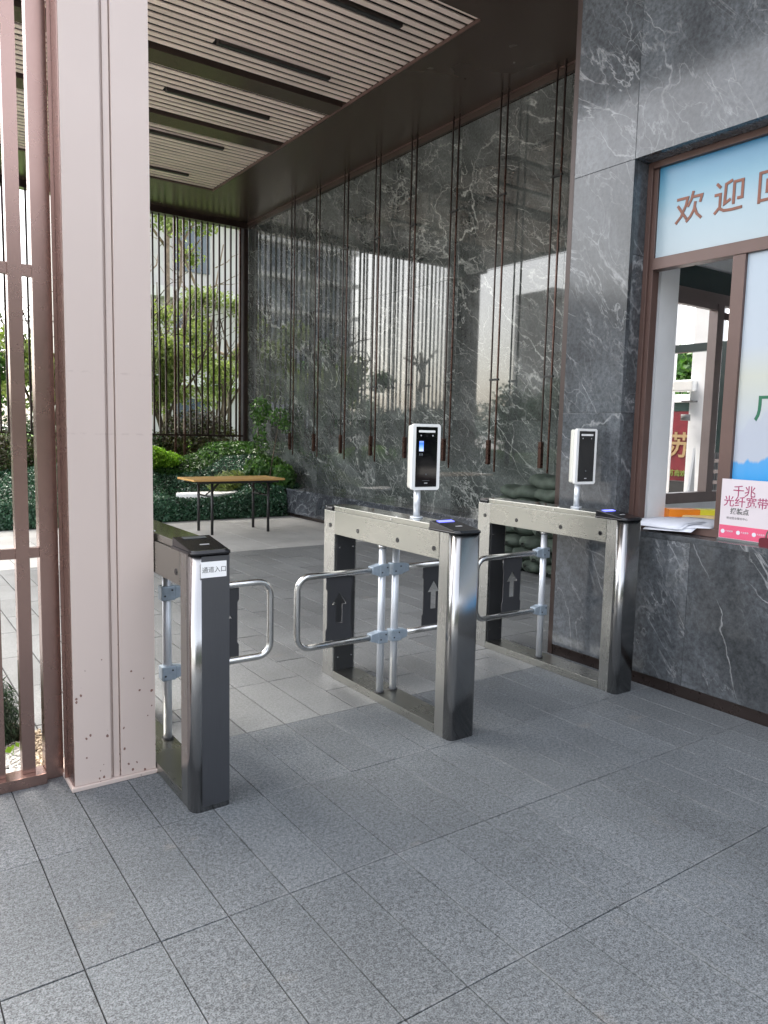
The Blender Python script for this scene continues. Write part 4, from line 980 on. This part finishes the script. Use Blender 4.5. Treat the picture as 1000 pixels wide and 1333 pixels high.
# lawn and terrain beyond the screen
struct('lawn', MB().box(0.6, 60, 13.42, 60, -0.05, 0.80), plain('lawn base', (0.14, 0.24, 0.05), 0.9, 0, 0.35, 1.5))
n = 26000; x = rng.uniform(2, 14, n); y = 13.6 + 16 * rng.random(n) ** 1.5
tag(link('lawn_grass', leaf_mesh('grass', np.stack([x, y, np.full(n, 0.83) + rng.uniform(-.02, .03, n)], 1), np.tile([0, -0.6, 0.5], (n, 1)), 0.035, M['lawn'], 2.2, 0.5)), 'bright sunlit lawn grass beyond the bar screen', 'grass', None, 'stuff')

def limb(mb, a, b, r0, r1, wob=0.06, seg=7, n=5):
    a, b = Vector(a), Vector(b); L = (b - a).length; pts = []; rad = []
    for k in range(n):
        t = k / (n - 1); p = a.lerp(b, t)
        if 0 < k < n - 1: p += Vector((random.uniform(-1, 1), random.uniform(-1, 1), random.uniform(-.4, .4))) * wob * L
        pts.append(p); rad.append(r0 + (r1 - r0) * t)
    mb.tube(pts, r0, seg, radii=rad)
def tree(label, base, stems, blobs, n, size, mat, bark='bark', name='garden_tree', group='trees beyond the screen'):
    bx_, by_ = base[0], base[1]; off = np.array([bx_, by_, base[2]])
    t = thing(name, label, 'tree', base, group)
    mb = MB()
    for (a, b, r0, r1) in stems: 
        A = Vector(a); B = Vector(b); limb(mb, A, B, r0, r1)
        for q in range(4):
            s_ = A.lerp(B, random.uniform(0.4, 0.95)); e = s_ + Vector((random.uniform(-1, 1), random.uniform(-1, 1), random.uniform(0.3, 1.2))) * (B - A).length * 0.28
            limb(mb, s_, e, r1 * 1.1, r1 * 0.35, 0.08, 5, 4)
    mb.build('trunk', M[bark], t)
    if n:
        B = [(b[0], b[1], b[2], b[3], b[4], b[5], b[3] * b[4]) for b in blobs]
        p, d = blob_points(B, n, 0.9); link('crown', leaf_mesh('crown', p - np.array([bx_ * 0, by_ * 0, 0]), d, size, M[mat], 1.9, 1.0), t)
    return t
def rblobs(c, R_, k, r0, r1, flat=0.8):
    out = []
    for _ in range(k):
        d = Vector((random.gauss(0, 1), random.gauss(0, 1), random.gauss(0, 1))).normalized() * (random.random() ** 0.5)
        r = random.uniform(r0, r1); out.append((c[0] + d.x * R_[0], c[1] + d.y * R_[1], c[2] + d.z * R_[2], r, r, r * flat))
    return out
# multi-stemmed light tree right behind the screen
st = []
for k in range(9):
    a = random.uniform(0, 6.28); st.append(((0.05 * math.cos(a), 0.05 * math.sin(a), 0), (random.uniform(-1.0, 1.0), random.uniform(-.7, .7), random.uniform(2.4, 3.8)), 0.035, 0.010))
tree('multi stemmed light leaved tree close behind the screen, left of the round shrub', (5.2, 15.2, 0.8), st, rblobs((-0.1, 0, 2.1), (1.4, 0.8, 1.3), 32, 0.20, 0.40), 9500, 0.045, 'lf_light', 'barkd')
tree('small light leaved tree behind the left part of the screen', (3.0, 15.6, 0.8), st[:6], rblobs((0, 0, 1.5), (1.1, 0.8, 0.9), 20, 0.22, 0.4), 5000, 0.05, 'lf_light', 'barkd')
tree('tall pale barked tree with branches slanting to the right', (8.2, 20.0, 0.8), [((0, 0, 0), (1.6, 0, 5.2), 0.09, 0.05), ((0.6, 0, 2.0), (3.0, 0.5, 7.5), 0.06, 0.025), ((0.3, 0, 1.2), (-1.2, 0, 6.5), 0.06, 0.025), ((1.0, 0, 3.2), (1.0, 0.5, 8.5), 0.05, 0.02), ((1.4, 0, 4.4), (3.8, 0, 6.8), 0.04, 0.015)],
     rblobs((0.6, 0, 7.0), (3.2, 2.0, 2.4), 50, 0.3, 0.7), 13000, 0.065, 'lf_light', 'bark')
tree('pale barked tree with a straight trunk behind the screen centre', (6.3, 18.5, 0.8), [((0, 0, 0), (0.1, 0, 6.5), 0.075, 0.04), ((0, 0, 2.2), (-1.6, 0, 6.5), 0.045, 0.02), ((0, 0, 3.0), (1.3, 0, 7.2), 0.045, 0.02), ((0, 0, 1.0), (1.5, 0, 5.2), 0.04, 0.015), ((-1.5, 0, 0), (-1.9, 0, 5.5), 0.045, 0.02)],
     rblobs((0, 0, 6.6), (2.2, 1.5, 1.9), 34, 0.3, 0.6), 9000, 0.065, 'lf_light', 'bark')
tree('leafy green tree seen between the left fence bars', (1.7, 17.0, 0.8), [((0, 0, 0), (0.2, 0, 3.0), 0.07, 0.03), ((0, 0, 0.8), (0.9, 0, 2.6), 0.05, 0.02), ((0, 0, 0.7), (-0.9, 0, 2.6), 0.05, 0.02)],
     rblobs((0, 0, 1.7), (1.3, 1.0, 1.1), 30, 0.25, 0.5), 8000, 0.06, 'lf_mid', 'barkd')
tree('dense dark tree far left beyond the pillar', (-2.2, 18.5, 0.8), [((0, 0, 0), (0.2, 0, 3.0), 0.12, 0.06)], rblobs((0, 0, 0.7), (2.4, 1.6, 0.6), 40, 0.4, 0.8), 14000, 0.075, 'lf_dark', 'barkd')
tree('bushy dark tree left of the courtyard', (-9.5, 13.0, 0.0), [((0, 0, 0), (0.2, 0, 3.0), 0.12, 0.06)], rblobs((0, 0, 1.5), (1.6, 2.6, 1.1), 40, 0.4, 0.8), 14000, 0.08, 'lf_dark', 'barkd')
tree('second bushy dark tree left of the courtyard', (-10.5, 7.5, 0.0), [((0, 0, 0), (0.2, 0, 2.8), 0.12, 0.06)], rblobs((0, 0, 1.3), (1.6, 2.6, 1.0), 36, 0.4, 0.8), 12000, 0.08, 'lf_dark', 'barkd')
tree('distant round tree over the red hoarding', (22.0, 15.2, 0), [((0, 0, 0), (0, 0, 3.0), 0.12, 0.06)], rblobs((0, 0, 3.1), (1.5, 1.8, 0.9), 14, 0.4, 0.8), 4000, 0.12, 'lf_mid', 'barkd')
for k, (x_, y_) in enumerate(((-8.5, 17.0), (-10.5, 20.5), (-13.0, 24.5))):
    tree('dark bushy tree on the left bank, %s' % ['nearest', 'second nearest', 'farthest'][k], (x_, y_, 0), [((0, 0, 0), (0, 0, 3.0), 0.15, 0.07)], rblobs((0, 0, 2.0), (2.2, 2.2, 1.4), 34, 0.6, 1.1), 7000, 0.12, 'lf_dark', 'barkd')
tree('light leaved tree close behind the right end of the screen', (6.9, 16.4, 0.8), st[:7], rblobs((-0.2, 0, 2.6), (1.1, 0.8, 1.5), 26, 0.2, 0.42), 7000, 0.045, 'lf_light', 'barkd')
# unseen dark trees added behind the camera for the steel to reflect
for k, (x_, y_) in enumerate(((-9, -13), (-3.5, -14.5), (2.5, -13.5), (8.5, -15), (15, -14))):
    tree('added tree %s behind the viewer, for dark reflections' % ['farthest left', 'left', 'straight', 'right', 'farthest right'][k], (x_, y_, 0), [((0, 0, 0), (0, 0, 3.0), 0.15, 0.07)], rblobs((0, 0, 2.0), (3.0, 1.5, 1.3), 30, 0.6, 1.1), 3500, 0.24, 'lf_dark', 'barkd', 'added_tree', 'trees added behind the viewer for dark reflections')

# buildings
def building(label, x0, y0, w_, d_, h_, fl, nw, mat, name='apartment_building', wmat='winglass'):
    t = thing(name, label, 'building', (x0, y0, 0), 'apartment buildings beyond the garden')
    MB().box(0, w_, 0, d_, 0, h_).build('wall', M[mat], t)
    wm = MB().box(0, w_ / nw * 0.52, -0.06, -0.001, 0, fl * 0.52).mesh('window', M[wmat])
    nf = int(h_ / fl)
    for f in range(nf):
        MB().box(-0.3, w_ + 0.3, -0.55, -0.07, f * fl + fl * 0.88, f * fl + fl * 1.0).build('balcony_slab', M['slab'], t)
        for k in range(nw):
            if f * nw + k < 200: link('window', wm, t, loc=(w_ / nw * (k + 0.24), 0, f * fl + fl * 0.22))
    return t
building('pale apartment block with wide balcony bands, directly beyond the garden', 7.0, 30.0, 20.0, 10.0, 24.0, 3.4, 7, 'bldg')
building('tall grey apartment tower mirrored in the marble wall', -27.0, 62.0, 12.0, 12.0, 60.0, 3.0, 8, 'bldg2')
building('added long dark building behind the viewer, for dark reflections', -25.0, -32.0, 60.0, 10.0, 9.0, 4.0, 12, 'bldg3', 'apartment_building', 'blackmatt')  # unseen dark mass added to darken what steel and screens reflect
building('low pale building far to the left', -52.0, 34.0, 28.0, 3.0, 10.5, 3.5, 12, 'bldg', 'apartment_building', 'bldg')

# ---------------------------------------------------------------- small bed behind the left fence
bed = struct('gravel_bed', MB().prism([(-1.2, 3.18), (0.60, 3.18), (0.64, 3.45), (0.56, 3.75), (0.30, 4.1), (-1.2, 4.2)], -0.004, 0.018, 'z'), M['soil'])
pw = MB().add(*(lambda bm: ([tuple(v.co) for v in bm.verts], [tuple(v.index for v in f.verts) for f in bm.faces]))((lambda b: (bmesh.ops.create_icosphere(b, subdivisions=1, radius=1.0), b.verts.ensure_lookup_table(), b.verts.index_update(), b)[3])(bmesh.new())), False)
base_v = np.array(pw.v); base_f = pw.f
def pebbles(name, label, pts, r, mat):
    mb = MB()
    for (x_, y_, z_) in pts:
        s = np.array([r * random.uniform(0.6, 1.3), r * random.uniform(0.6, 1.3), r * random.uniform(0.45, 0.8)]); a = random.uniform(0, 6.28)
        v = base_v * s; v = np.stack([v[:, 0] * math.cos(a) - v[:, 1] * math.sin(a) + x_, v[:, 0] * math.sin(a) + v[:, 1] * math.cos(a) + y_, v[:, 2] + z_], 1)
        mb.add(v.tolist(), base_f, True)
    return tag(mb.build(name, M[mat]), label, 'gravel', None, 'stuff')
pebbles('white_gravel', 'white pebbles in the bed behind the left fence', [(random.uniform(0.30, 0.53), random.uniform(3.19, 3.50), 0.022 + random.uniform(0, 0.012)) for _ in range(1500)], 0.0068, 'pebblew')
pebbles('tan_gravel', 'tan and cream pebbles beside the fence post', [(random.uniform(0.53, 0.62), random.uniform(3.19, 3.60), 0.022 + random.uniform(0, 0.012)) for _ in range(500)], 0.0085, 'pebble')
n = 9000; d = rng.normal(0, 1, (n, 3)); d[:, 2] = np.abs(d[:, 2]); d /= np.linalg.norm(d, axis=1)[:, None]
p = np.array([0.33, 3.62, 0.02]) + d * np.array([0.24, 0.22, 0.36]) * (0.55 + 0.45 * rng.random(n))[:, None]
gt = thing('grass_tuft', 'dark rounded tuft of dwarf grass behind the left fence', 'plant', (0.33, 3.62, 0))
link('blades', leaf_mesh('blades', p - np.array([0.33, 3.62, 0]), d, 0.0055, M['lf_tuft'], 9.0, 0.6, (0, 0, 0.6)), gt)
sp_ = thing('seedling', 'tiny yellow green seedling at the edge of the white pebbles', 'plant', (0.475, 3.36, 0.02))
link('leaf', leaf_mesh('leaf', np.array([[0.0, 0, 0.05], [0.018, 0, 0.055], [-0.015, 0, 0.04]]), np.array([[0, -1, .6]] * 3), 0.022, M['lf_bright'], 1.4, 0.2), sp_)
MB().tube([(0, 0, 0), (0.003, 0, 0.05)], 0.0015, 5).build('stem', M['lf_bright'], sp_)
